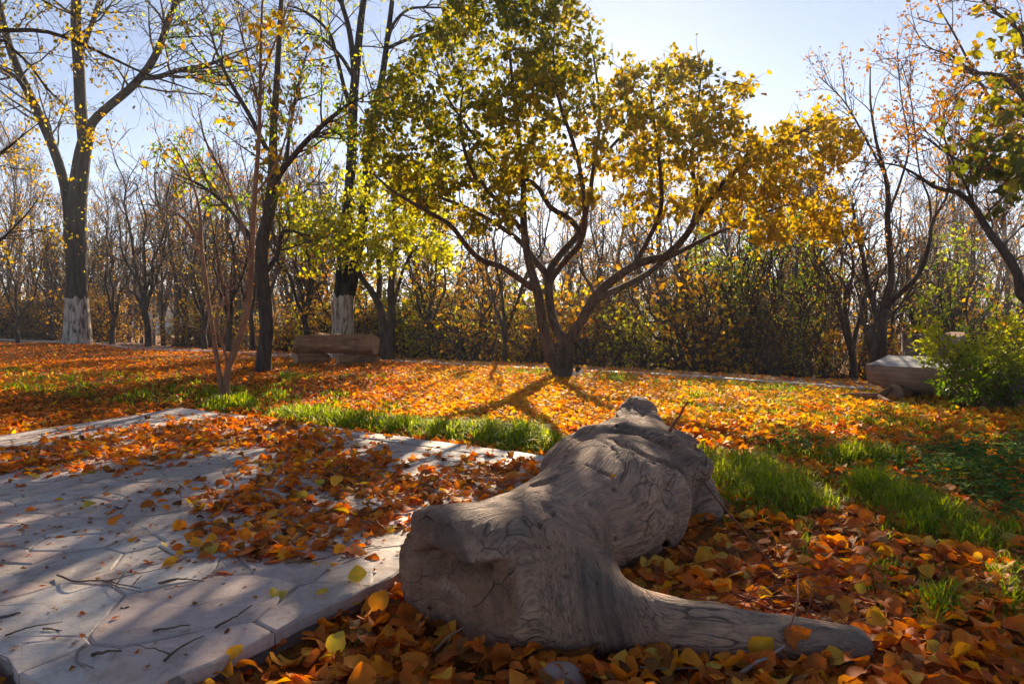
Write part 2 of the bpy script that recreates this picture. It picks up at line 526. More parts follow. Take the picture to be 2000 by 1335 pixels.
# the earth path behind the kerb, and its kerb of separate stones
def earth_path():
    xs = np.linspace(-24, 7.5, 120)
    a = np.stack([xs, kerb_y(xs)], -1)
    tdir = nrm(np.gradient(a, axis=0)); nor = np.stack([-tdir[:, 1], tdir[:, 0]], -1)
    V = []
    for w in (0.10, 0.45, 0.85, 1.25):
        p = a + nor * w
        V.append(np.stack([p[:, 0], p[:, 1], H(p[:, 0], p[:, 1]) * 0 - 0.012 - 0.008 * (w > 1.2)], -1))
    n = len(xs); q = []
    for r in range(3):
        i = r * n + np.arange(n - 1); q.append(np.stack([i, i + 1, i + n + 1, i + n], -1))
    path = obj('path', mk_mesh('path', np.concatenate(V), [np.concatenate(q)], [PATHM]), kind='structure')
    # kerb stones, one object each
    d = np.concatenate([[0], np.cumsum(np.linalg.norm(np.diff(a, axis=0), axis=1))])
    s = 0.0
    while s < d[-1] - 1.2:
        L = rng.uniform(0.7, 1.05)
        p0 = np.array([np.interp(s, d, a[:, k]) for k in (0, 1)]); p1 = np.array([np.interp(s + L - 0.015, d, a[:, k]) for k in (0, 1)])
        s += L
        e = nrm(p1 - p0); nn = np.array([-e[1], e[0]])
        top = 0.028 + rng.normal(0, 0.006); w = rng.uniform(0.10, 0.14)
        ring = []
        for z, ins in ((-0.12, 0), (top - 0.012, 0), (top, 0.012)):
            for pp, sg in ((p0 + e * ins, 0), (p1 - e * ins, 0), (p1 - e * ins, 1), (p0 + e * ins, 1)):
                o = pp + nn * (ins if sg == 0 else w - ins)
                ring.append((o[0], o[1], z + rng.normal(0, 0.003)))
        f = [(k * 4 + i, k * 4 + (i + 1) % 4, k * 4 + 4 + (i + 1) % 4, k * 4 + 4 + i) for k in (0, 1) for i in range(4)] + [(8, 9, 10, 11)]
        obj('kerb_stone', mk_mesh('kerb_stone', np.array(ring), [np.array(f)], [EDGING], smooth=False), path)
    return path
earth_path()

# crazy-paved slab
def clip(poly, p, n):
    """keep the side where (x-p).n < 0"""
    out = []
    for i in range(len(poly)):
        a, b = poly[i], poly[(i + 1) % len(poly)]
        da, db = (a - p) @ n, (b - p) @ n
        if da <= 0: out.append(a)
        if da * db < 0: out.append(a + (b - a) * (da / (da - db)))
    return out

def stone_mesh(poly, top, depth, mat, jag=0.006, gap=0.005, seed=0):
    rg = np.random.default_rng(seed)
    P = np.array(poly); c = P.mean(0)
    pts = []
    for i in range(len(P)):
        a, b = P[i], P[(i + 1) % len(P)]
        L = np.linalg.norm(b - a); m = max(1, int(L / 0.07))
        nn = np.array([b[1] - a[1], a[0] - b[0]]) / max(L, 1e-6)
        for k in range(m):
            q = a + (b - a) * (k / m)
            pts.append(q + (nn * rg.normal(0, jag) if k else 0 * nn))
    pts = np.array(pts); n = len(pts)
    r = np.linalg.norm(pts - c, axis=1, keepdims=True)
    def ins(d): return c + (pts - c) * np.maximum(1 - d / r, 0.2)
    tilt = rg.normal(0, 0.006, 2)
    def zz(p): return top + (p - c) @ tilt
    rings = [(ins(gap), None, -depth), (ins(gap), 0, -0.004), (ins(gap + 0.006), 0, 0.0), (ins(0.06) * 0.5 + c * 0.5 + (ins(0.06) - c) * 0.2, 0, 0.001)]
    V = [np.column_stack([p, (zz(p) if k == 0 else np.full(n, top)) + dz + (rg.normal(0, 0.0012, n) if dz > -0.01 else 0)]) for p, k, dz in rings]
    V = np.concatenate(V + [np.array([[c[0], c[1], top + 0.001]])])
    i = np.arange(n); j = (i + 1) % n
    q = np.concatenate([np.stack([k * n + i, k * n + j, (k + 1) * n + j, (k + 1) * n + i], -1) for k in range(3)])
    t = np.stack([3 * n + i, 3 * n + j, np.full(n, 4 * n)], -1)
    me = mk_mesh('paving_stone', V, [q, t], [mat], smooth=False)
    return me

def paving():
    area = lambda P: 0.5 * sum(P[i][0] * P[(i + 1) % len(P)][1] - P[(i + 1) % len(P)][0] * P[i][1] for i in range(len(P)))
    # mortar bed with a rough broken riser
    n = 60; ring = []
    for i in range(4):
        a, b = SLAB[i], SLAB[(i + 1) % 4]
        for k in range(n):
            ring.append(a + (b - a) * k / n)
    ring = np.array(ring); c = ring.mean(0); m = len(ring)
    r = np.linalg.norm(ring - c, axis=1, keepdims=True)
    V = []
    for z, ins in ((-0.15, 0.004), (0.0, 0.010), (0.03, 0.012), (SZ - 0.012, 0.012), (SZ + 0.0008, 0.02)):
        p = c + (ring - c) * (1 - ins / r)
        q = np.column_stack([p, np.full(m, z)])
        w = 0.012 * fbm(np.column_stack([p * 14, np.full(m, z * 40)]), 3, 4)
        q[:, :2] += (ring - c) / r * (w[:, None] - 0.006) * (z < 0.055)
        V.append(q)
    V = np.concatenate(V); i = np.arange(m); j = (i + 1) % m
    q = np.concatenate([np.stack([k * m + i, k * m + j, (k + 1) * m + j, (k + 1) * m + i], -1) for k in range(4)])
    top = np.concatenate([V, [[c[0], c[1], SZ + 0.0008]]])
    t = np.stack([4 * m + i, 4 * m + j, np.full(m, 5 * m)], -1)
    root = obj('pavement', mk_mesh('pavement', top, [q, t], [CONCRETE, MORTAR], smooth=False, midx=[0, 1]), kind='structure')
    # edging stones along the two far sides
    W = 0.15
    def edge_row(a, b, w):
        e = (b - a) / np.linalg.norm(b - a); nn = np.array([-e[1], e[0]])
        L = np.linalg.norm(b - a); s = 0; k = 0
        while s < L - 0.05:
            l = min(rng.uniform(0.55, 0.9), L - s)
            if L - s - l < 0.3: l = L - s
            p = [a + e * s, a + e * (s + l), a + e * (s + l) + nn * w, a + e * s + nn * w]
            obj('edging_stone', stone_mesh(p, SZ + 0.006, 0.05, EDGING, 0.002, 0.003, 100 + k + int(L * 10)), root)
            s += l; k += 1
    edge_row(sB, sA, W)
    eL = nrm(sL - sA)
    edge_row(sA + eL * W * 1.02, sL, W)
    # irregular flags: Voronoi cells inside the rest
    inner = [v for v in SLAB]
    for a, b in ((sB, sA), (sA, sL)):
        e = nrm(b - a); nn = np.array([-e[1], e[0]])
        inner = clip(inner, a + nn * (W + 0.002), -nn)
    inner = np.array(inner)
    lo, hi = inner.min(0), inner.max(0)
    seeds = []
    tries = 0
    while tries < 6000:
        tries += 1
        p = lo + (hi - lo) * rng.random(2)
        near = np.clip(p[1] / 4.5, 0.25, 1)
        d = 0.085 + 0.16 * vnoise(np.array([[p[0] * 2.1, p[1] * 2.1, 3.3]]), 77)[0] ** 2 * 2 + 0.10 * rng.random() ** 2
        if all(np.linalg.norm((p - s)) > d for s in seeds): seeds.append(p)
    seeds = np.array(seeds); wts = rng.uniform(-0.012, 0.012, len(seeds))
    for k, s in enumerate(seeds):
        poly = [v for v in inner]
        order = np.argsort(np.linalg.norm(seeds - s, axis=1))[1:22]
        for o in order:
            ab = seeds[o] - s; mid = s + ab * np.clip(0.5 + (wts[k] - wts[o]) / (2 * ab @ ab), 0.15, 0.85)
            poly = clip(poly, mid, seeds[o] - s)
            if len(poly) < 3: break
        if len(poly) < 3 or area(poly) < 0.006: continue
        obj('paving_stone', stone_mesh(poly, SZ + 0.003 + rng.uniform(-0.001, 0.004), 0.03, FLAG, 0.006, 0.0025, k), root)
    return root
paving()

# far building and wall glimpsed through the trees
def box(lo, hi):
    lo, hi = np.array(lo, float), np.array(hi, float)
    c = np.array([[0,0,0],[1,0,0],[1,1,0],[0,1,0],[0,0,1],[1,0,1],[1,1,1],[0,1,1]])
    f = np.array([(0,3,2,1),(4,5,6,7),(0,1,5,4),(1,2,6,5),(2,3,7,6),(3,0,4,7)])
    return lo + c * (hi - lo), f
def flat(name, col, rough=0.8):
    t = NT(name); n = t.noise(t.coords(), 1.5, 4)
    return t.finish(t.mix(t.ramp(n, [(0.35, 0.0), (0.7, 0.3)]), col, tuple(0.6 * x for x in col)), rough)
def building():
    wallm, roofm, frm, pan = flat('render_grey', (0.36, 0.37, 0.42)), flat('roof_dark', (0.16, 0.13, 0.12)), flat('frame_white', (0.55, 0.55, 0.58)), flat('pane_dark', (0.05, 0.06, 0.08), 0.15)
    brick = flat('brick_wall', (0.32, 0.17, 0.11))
    D = 100.0; gz = -1.1
    def block(name, label, u0, u1, vt, D, wm, rows, cols):
        x0, x1 = at(u0, 620, D)[0], at(u1, 620, D)[0]; zt = at(0, vt, D)[2]
        t = thing(name, label, 'building', ((x0 + x1) / 2, D + 5, gz))
        w = (x1 - x0) / 2; h = zt - gz
        V, f = box((-w, -5, 0), (w, 5, h)); obj('wall', mk_mesh('wall', V, [f], [wm], smooth=False), t)
        V, f = box((-w - 0.4, -5.4, h), (w + 0.4, 5.4, h + 0.35)); obj('roof', mk_mesh('roof', V, [f], [roofm], smooth=False), t)
        sw, sh = 2 * w / cols, (h - 0.6) / rows
        V, f = box((-0.3 * sw, -0.08, 0), (0.3 * sw, 0.0, 0.6 * sh)); fm = mk_mesh('window', V, [f], [frm], smooth=False)
        V, f = box((-0.25 * sw, -0.12, 0.05 * sh), (0.25 * sw, -0.085, 0.55 * sh)); pm = mk_mesh('pane', V, [f], [pan], smooth=False)
        for r in range(rows):
            for c in range(cols):
                wd = obj('window', fm, t, (-w + (c + 0.5) * sw, -5.0, 0.5 + r * sh))
                obj('pane', pm, wd)
    block('building', 'blue grey two storey block seen far off between the bare trees', 322, 520, 578, 100, wallm, 2, 8)
    block('building', 'low brown brick building left of the blue grey block, far behind the trees', 246, 318, 574, 92, brick, 2, 3)
    x0, x1 = at(180, 620, 70)[0], at(600, 620, 70)[0]
    t = thing('boundary_wall', 'long low pale wall far behind the trees, below the grey building', 'wall', ((x0 + x1) / 2, 70, -1.05))
    V, f = box((-(x1 - x0) / 2, -0.15, 0), ((x1 - x0) / 2, 0.15, 1.25)); obj('panel', mk_mesh('panel', V, [f], [flat('wall_pale', (0.5, 0.47, 0.45))], smooth=False), t)
    V, f = box((-(x1 - x0) / 2 - 0.1, -0.25, 1.25), ((x1 - x0) / 2 + 0.1, 0.25, 1.40)); obj('coping', mk_mesh('coping', V, [f], [flat('coping_pale', (0.62, 0.6, 0.58))], smooth=False), t)
building()
# ------------------------------------------------------------------ the big weathered log (signed distance field -> surface)
def smin(a, b, k):
    h = np.clip(0.5 + 0.5 * (b - a) / k, 0, 1)
    return b * (1 - h) + a * h - k * h * (1 - h)
def smax(a, b, k): return -smin(-a, -b, k)
def cone(p, a, b, ra, rb, sq=(1, 1, 1)):
    """capsule of changing radius, squashed by sq about its axis centre"""
    a, b, sq = np.array(a, float), np.array(b, float), np.array(sq, float)
    q = (p - a) / sq; d = (b - a) / sq
    t = np.clip(q @ d / (d @ d), 0, 1)
    return (np.linalg.norm(q - t[..., None] * d, axis=-1) - (ra + (rb - ra) * t)) * sq.min()
GR = nrm(np.array([0.50, 0.86, 0.0]))             # grain direction
GR2 = np.array([-GR[1], GR[0], 0.0])
def gcoord(p): return np.stack([p @ GR, p @ GR2, p[..., 2]], -1)
FACE_N = nrm(np.array([-0.70, -0.70, 0.06])); FACE_P = np.array([-0.155, 1.595, 0.10])
FACE_T = nrm(np.cross(np.array([0, 0, 1.0]), FACE_N))
def log_warp(p):
    return p + 0.013 * fbm(p * 4.0, 3, 21)[..., None] * np.array([1, 0.6, 1])
def log_sdf(p):
    p = log_warp(p)
    d = cone(p, (-0.26, 1.50, 0.125), (0.03, 1.80, 0.125), 0.205, 0.165, (1, 1, 0.86))
    d = smin(d, cone(p, (0.00, 1.78, 0.12), (0.34, 2.28, 0.13), 0.160, 0.235, (1, 1, 0.84)), 0.06)
    d = smin(d, cone(p, (0.34, 2.28, 0.13), (0.46, 2.66, 0.13), 0.228, 0.268, (1, 1, 0.76)), 0.08)
    d = smin(d, cone(p, (0.30, 2.70, 0.12), (0.42, 2.74, 0.14), 0.19, 0.20, (1, 1, 0.85)), 0.07)   # swelling, left
    d = smin(d, cone(p, (0.50, 2.78, 0.12), (0.55, 2.98, 0.318), 0.235, 0.085), 0.06)              # far end rising to a blunt peak
    d = smin(d, cone(p, (0.64, 2.76, 0.12), (0.72, 2.82, 0.05), 0.17, 0.11), 0.05)                 # lobe, right
    d = smin(d, cone(p, (0.70, 2.56, 0.03), (0.74, 2.70, 0.03), 0.10, 0.09), 0.04)
    # root flare and branch to the right
    d = smin(d, cone(p, (0.00, 1.58, 0.10), (0.20, 1.545, 0.075), 0.125, 0.085, (1, 1, 1)), 0.10)
    d = smin(d, cone(p, (0.14, 1.55, 0.072), (0.45, 1.50, 0.048), 0.082, 0.055), 0.05)
    d = smin(d, cone(p, (0.45, 1.50, 0.048), (0.745, 1.475, 0.028), 0.055, 0.043), 0.03)
    d = smin(d, cone(p, (0.04, 1.56, 0.22), (0.19, 1.66, 0.12), 0.055, 0.06), 0.09)                # shoulder
    # crest of the near end
    d = smin(d, cone(p, (-0.150, 1.57, 0.215), (0.00, 1.71, 0.215), 0.092, 0.055), 0.05)
    d = smax(d, face_cut(p), 0.006)
    return swirl(p, d)
def face_cut(p):
    # sawn near end: upper cap stands proud over a ledge, lower face set back
    s = (p - FACE_P) @ FACE_N; tt = (p - FACE_P) @ FACE_T
    led = 0.205 + 0.10 * tt + 0.012 * np.sin(tt * 30)
    ledge = np.clip((p[..., 2] - led) / 0.012, 0, 1)
    ledge = ledge * np.clip((tt + 0.15) / 0.10, 0, 1) - 0.35 * ledge * np.clip((-tt - 0.09) / 0.08, 0, 1)
    under = np.exp(-((p[..., 2] - led + 0.026) / 0.028) ** 2) * 0.055 * np.clip((0.17 - np.abs(tt + 0.02)) / .05, 0, 1)
    cut = s - (0.0 + 0.075 * ledge - 0.16 * np.clip(p[..., 2] - 0.27, 0, 1)) + under + 0.006 * fbm(p * 16, 3, 31)
    return cut
def swirl(p, d):
    # swirl of wood round the far end
    for k, (a, b) in enumerate((((0.30, 2.66, 0.285), (0.44, 2.58, 0.300)), ((0.44, 2.58, 0.300), (0.58, 2.50, 0.262)), ((0.58, 2.50, 0.262), (0.67, 2.46, 0.195)))):
        d = smin(d, cone(p, a, b, 0.045, 0.05), 0.03)
    d = smax(d, -cone(p, (0.34, 2.555, 0.335), (0.60, 2.43, 0.265), 0.010, 0.014), 0.02)
    return d

def log_full(p, carves):
    d = log_sdf(p)
    for a, b, r0, r1 in carves:
        d = smax(d, -cone(p, a, b, r0, r1), 0.004)
    return d

def surface_hit(u, v):
    d = nrm(ray(u, v)); t = 1.0
    for _ in range(90):
        p = EYE + d * t
        s = float(log_sdf(p[None])[0])
        if s < 0.001 or t > 4.5: break
        t += s * 0.6
    return EYE + d * t

def surface_nets(vals, lo, dx):
    nx, ny, nz = vals.shape
    ins = vals < 0
    c = [(i, j, k) for i in (0, 1) for j in (0, 1) for k in (0, 1)]
    sl = lambda o: (slice(o[0], nx - 1 + o[0]), slice(o[1], ny - 1 + o[1]), slice(o[2], nz - 1 + o[2]))
    cnt = sum(ins[sl(o)].astype(np.int8) for o in c)
    act = (cnt > 0) & (cnt < 8)
    idx = -np.ones(act.shape, np.int64); I = np.argwhere(act); idx[act] = np.arange(len(I))
    acc = np.zeros((len(I), 3)); num = np.zeros(len(I))
    for a in c:
        for ax in range(3):
            if a[ax]: continue
            b = list(a); b[ax] = 1
            va = vals[I[:, 0] + a[0], I[:, 1] + a[1], I[:, 2] + a[2]]; vb = vals[I[:, 0] + b[0], I[:, 1] + b[1], I[:, 2] + b[2]]
            m = (va < 0) != (vb < 0)
            t = np.where(m, va / np.where(m, va - vb, 1), 0)
            pt = np.array(a, float)[None].repeat(len(I), 0); pt[:, ax] += t
            acc[m] += pt[m]; num += m
    V = lo + (I + acc / num[:, None]) * dx
    Q = []
    for ax in range(3):
        o1, o2 = [(1, 2), (2, 0), (0, 1)][ax]
        s0 = [slice(1, n - 1) for n in (nx, ny, nz)]; s1 = list(s0); s0[ax] = slice(0, (nx, ny, nz)[ax] - 1); s1[ax] = slice(1, (nx, ny, nz)[ax])
        A, B = ins[tuple(s0)], ins[tuple(s1)]
        for sign in (True, False):
            E = np.argwhere((A != B) & (A == sign)) + np.array([0 if k == ax else 1 for k in range(3)])
            if not len(E): continue
            def g(d1, d2):
                e = E.copy(); e[:, o1] -= d1; e[:, o2] -= d2
                return idx[e[:, 0], e[:, 1], e[:, 2]]
            q = np.stack([g(1, 1), g(0, 1), g(0, 0), g(1, 0)], -1)
            Q.append(q if sign else q[:, ::-1])
    Q = np.concatenate(Q)
    return V, Q[(Q >= 0).all(1)]

def mat_log():
    t = NT('weathered_wood')
    co = t.n('ShaderNodeAttribute', _attribute_name='grain').outputs['Vector']
    warp = t.n('ShaderNodeTexNoise', Vector=co, Scale=3.0, Detail=3.0)
    w = t.n('ShaderNodeVectorMath', _operation='MULTIPLY_ADD'); t.link(warp.outputs['Color'], w.inputs[0]); w.inputs[1].default_value = (0.3, 0.10, 0.10); t.link(co, w.inputs[2])
    mp = t.n('ShaderNodeMapping', Vector=w.outputs[0]); mp.inputs['Scale'].default_value = (0.07, 1, 1)
    fib = t.noise(mp.outputs[0], 85, 5, 0.6)
    mp2 = t.n('ShaderNodeMapping', Vector=w.outputs[0]); mp2.inputs['Scale'].default_value = (0.035, 1, 1)
    vo = t.n('ShaderNodeTexVoronoi', Vector=mp2.outputs[0], Scale=30.0); vo.feature = 'DISTANCE_TO_EDGE'
    crk = t.ramp(vo.outputs['Distance'], [(0.0, 0.0), (0.012, 0.3), (0.035, 1.0)])
    gate = t.ramp(t.noise(co, 6, 4), [(0.50, 1.0), (0.60, 0.0)])
    crk = t.math('MAXIMUM', t.math('MAXIMUM', crk, gate), 0.42)
    big = t.noise(co, 4.0, 5, 0.6); blot = t.noise(co, 11.0, 5, 0.65)
    grit = t.noise(co, 220.0, 3, 0.7)
    c = t.mix(t.ramp(fib, [(0.30, 0.0), (0.52, 0.75), (0.70, 1.0)]), (0.125, 0.056, 0.030), (0.60, 0.35, 0.21))
    c = t.mix(t.ramp(big, [(0.4, 0.0), (0.65, 0.65)]), c, (0.30, 0.145, 0.085))
    c = t.mix(t.ramp(t.noise(co, 2.6, 5, 0.65), [(0.47, 0.0), (0.62, 0.7)]), c, (0.12, 0.07, 0.05))
    c = t.mix(t.ramp(blot, [(0.5, 0.0), (0.68, 0.7)]), c, (0.085, 0.056, 0.042))
    c = t.mix(t.ramp(grit, [(0.4, 0.0), (0.7, 0.35)]), c, (0.36, 0.31, 0.28))
    fm = t.n('ShaderNodeAttribute', _attribute_name='tone').outputs['Fac']
    vf = t.n('ShaderNodeTexVoronoi', Vector=w.outputs[0], Scale=9.0); vf.feature = 'DISTANCE_TO_EDGE'
    fc = t.math('MAXIMUM', t.ramp(vf.outputs['Distance'], [(0.0, 0.1), (0.004, 0.3), (0.011, 1.0)]), t.ramp(t.noise(co, 9, 3), [(0.50, 1.0), (0.60, 0.0)]))
    endc = t.mix(t.ramp(t.noise(co, 28, 5, 0.7), [(0.3, 0.0), (0.7, 1.0)]), (0.19, 0.085, 0.047), (0.44, 0.23, 0.135))
    endc = t.mix(t.ramp(big, [(0.42, 0.0), (0.62, 0.7)]), endc, (0.12, 0.085, 0.07))
    c = t.mix(fm, c, endc)
    crk = t.math('ADD', t.math('MULTIPLY', fm, fc), t.math('MULTIPLY', t.math('SUBTRACT', 1.0, fm), crk))
    c = t.mix(crk, (0.018, 0.012, 0.009), c)
    h = t.math('ADD', t.math('MULTIPLY', fib, 1.3), t.math('MULTIPLY', crk, 0.9))
    h = t.math('ADD', h, t.math('MULTIPLY', grit, 0.15))
    h = t.math('ADD', h, t.math('MULTIPLY', blot, 0.4))
    return t.finish(c, 0.78, h, 1.0, 0.014, 0.3)
LOGM = mat_log()

def build_log():
    carves = []
    def crack(pts, w0, w1, dep=0.0):
        S = [surface_hit(u, v) for u, v in pts]
        W = np.linspace(w0, w1, len(S))
        for i in range(len(S) - 1): carves.append((S[i], S[i + 1], W[i] * 1.4, W[i + 1] * 1.4))
    def hole(u, v, r):
        s = surface_hit(u, v); carves.append((s, s + nrm(ray(u, v)) * r * 2.2, r, r * 0.7))
    crack([(858, 1135), (882, 1150), (897, 1165), (900, 1190), (893, 1212), (890, 1250)], 0.013, 0.006)
    crack([(866, 1172), (840, 1188), (800, 1215)], 0.005, 0.004)
    crack([(835, 1040), (858, 1032), (885, 1034)], 0.004, 0.002); crack([(805, 1150), (830, 1165), (838, 1190)], 0.004, 0.002); crack([(930, 1160), (960, 1150), (985, 1152)], 0.003, 0.003); crack([(890, 1250), (930, 1262), (1000, 1250)], 0.003, 0.003)
    crack([(990, 1105), (1015, 1092), (1035, 1072), (1050, 1062)], 0.006, 0.004)
    crack([(1070, 985), (1060, 1010), (1052, 1030)], 0.010, 0.004)
    crack([(1240, 1135), (1262, 1108), (1300, 1060), (1325, 1010)], 0.011, 0.008)
    crack([(1305, 945), (1300, 985), (1288, 1020)], 0.014, 0.008)
    crack([(1130, 848), (1165, 845), (1172, 858)], 0.006, 0.005)
    crack([(1172, 858), (1200, 878), (1210, 898)], 0.004, 0.005)
    crack([(1112, 850), (1110, 885), (1095, 912)], 0.006, 0.007)
    crack([(1098, 908), (1120, 902)], 0.008, 0.006)
    crack([(1048, 944), (1075, 936), (1085, 928)], 0.016, 0.010)
    crack([(1080, 945), (1110, 950)], 0.007, 0.005)
    crack([(1230, 778), (1228, 795), (1224, 812), (1210, 825)], 0.009, 0.004)
    crack([(1194, 788), (1204, 802), (1206, 815)], 0.007, 0.004); crack([(1262, 795), (1255, 810), (1252, 825)], 0.008, 0.004)
    crack([(1178, 853), (1215, 868), (1260, 888), (1300, 905), (1332, 918)], 0.008, 0.013)
    crack([(1168, 822), (1205, 834), (1262, 842), (1318, 856)], 0.004, 0.006)
    crack([(1352, 850), (1362, 875), (1374, 905)], 0.012, 0.008); crack([(1340, 935), (1352, 960), (1350, 990)], 0.010, 0.006)
    crack([(1120, 880), (1150, 870), (1185, 872)], 0.003, 0.003); crack([(1065, 960), (1100, 968), (1140, 985)], 0.004, 0.003)
    crack([(1140, 905), (1170, 918), (1190, 928)], 0.004, 0.006)
    crack([(1080, 900), (1082, 870)], 0.004, 0.003)
    for u, v, r in ((1201, 1052, 0.008), (1134, 954, 0.006), (1150, 983, 0.008), (1198, 955, 0.010), (1276, 905, 0.008),
                    (1104, 1127, 0.007), (1062, 986, 0.009), (1080, 1004, 0.008), (1230, 1065, 0.005)):
        hole(u, v, r)
    crack([(1196, 935), (1199, 948)], 0.003, 0.003); crack([(1120, 985), (1128, 1000), (1136, 1022)], 0.004, 0.002)
    crack([(1140, 1040), (1160, 1066), (1182, 1086)], 0.003, 0.002); crack([(1085, 1030), (1110, 1058), (1140, 1078)], 0.003, 0.002)
    crack([(1100, 1090), (1140, 1108), (1175, 1150)], 0.003, 0.002); crack([(1020, 1140), (1060, 1150), (1090, 1170)], 0.003, 0.002)
    crack([(1250, 1215), (1330, 1222), (1400, 1236)], 0.003, 0.002); crack([(1213, 898), (1222, 925), (1218, 950)], 0.004, 0.002)
    lo = np.array([-0.50, 1.32, -0.06]); hi = np.array([1.00, 3.16, 0.50]); dx = 0.0075
    xs, ys, zs = [np.arange(lo[k], hi[k] + dx, dx) for k in range(3)]
    vals = np.empty((len(xs), len(ys), len(zs)))
    for i, x in enumerate(xs):                   # slab by slab keeps memory low
        Y, Z = np.meshgrid(ys, zs, indexing='ij')
        p = np.stack([np.full_like(Y, x), Y, Z], -1)
        near = [c for c in carves if min(c[0][0], c[1][0]) - 0.05 < x < max(c[0][0], c[1][0]) + 0.05]
        vals[i] = log_full(p, near)
    V, Q = surface_nets(vals, lo, dx)
    # fibre relief along the normals
    e = 0.006
    g = np.stack([log_sdf(V + e * np.eye(3)[k]) - log_sdf(V - e * np.eye(3)[k]) for k in range(3)], -1)
    N = nrm(g)
    q = gcoord(V + 0.05 * np.stack([vnoise(V * 5, 41), vnoise(V * 5, 42), vnoise(V * 5, 43)], -1))
    amp = 0.0030 * vnoise(q * np.array([2.0, 30, 30]), 51) + 0.0026 * np.abs(vnoise(q * np.array([3, 70, 70]), 52)) + 0.0025 * fbm(V * 9, 2, 53)
    b1 = nrm(np.array([0.995, -0.10, 0.0])); b2 = np.array([-b1[1], b1[0], 0])
    wb = np.clip((V[:, 0] - 0.02 + .25 * (V[:, 2] - .1) + .04 * vnoise(V * 5, 64)) / 0.34, 0, 1) * np.clip((1.86 - V[:, 1]) / 0.24, 0, 1); wb = (wb * wb * (3 - 2 * wb))[:, None]
    ga = gcoord(V); far = np.clip((V[:, 1] - 2.3) / .5, 0, 1)
    ga = ga + np.stack([far * 0, far * ga[:, 0] * .25, far * .12 * np.sin(ga[:, 0] * 7)], -1)
    gb = np.stack([V @ b1, V @ b2, V[:, 2]], -1)
    grain = ga * (1 - wb) + gb * wb + 0.03 * np.stack([vnoise(V * 6, 61), vnoise(V * 6, 62), vnoise(V * 6, 63)], -1)
    q = grain
    amp = 0.0028 * vnoise(q * np.array([2.0, 34, 34]), 51) + 0.0026 * np.abs(vnoise(q * np.array([3, 75, 75]), 52)) + 0.0015 * fbm(V * 9, 2, 53)
    amp = amp + 0.030 * fbm(V * 17, 3, 54) * np.clip((V[:, 0] - .60) / .08, 0, 1) * np.clip((V[:, 1] - 2.4) / .1, 0, 1)
    s = (V - FACE_P) @ FACE_N
    face = np.clip(1.6 - np.abs(face_cut(log_warp(V))) / 0.008, 0, 1)
    V = V + N * (amp * (1 - .75 * face))[:, None]
    me = mk_mesh('fallen_log', V, [Q], [LOGM], face)
    at_ = me.attributes.new('grain', 'FLOAT_VECTOR', 'POINT'); at_.data.foreach_set('vector', np.ascontiguousarray(grain, dtype=np.float32).ravel())
    o = obj('fallen_log', me)
    tag(o, 'big gnarled grey log with a sawn end and long root, lying beside the paving', 'log')
    return o
build_log()
# ------------------------------------------------------------------ trees
KL = 22                                            # points per limb

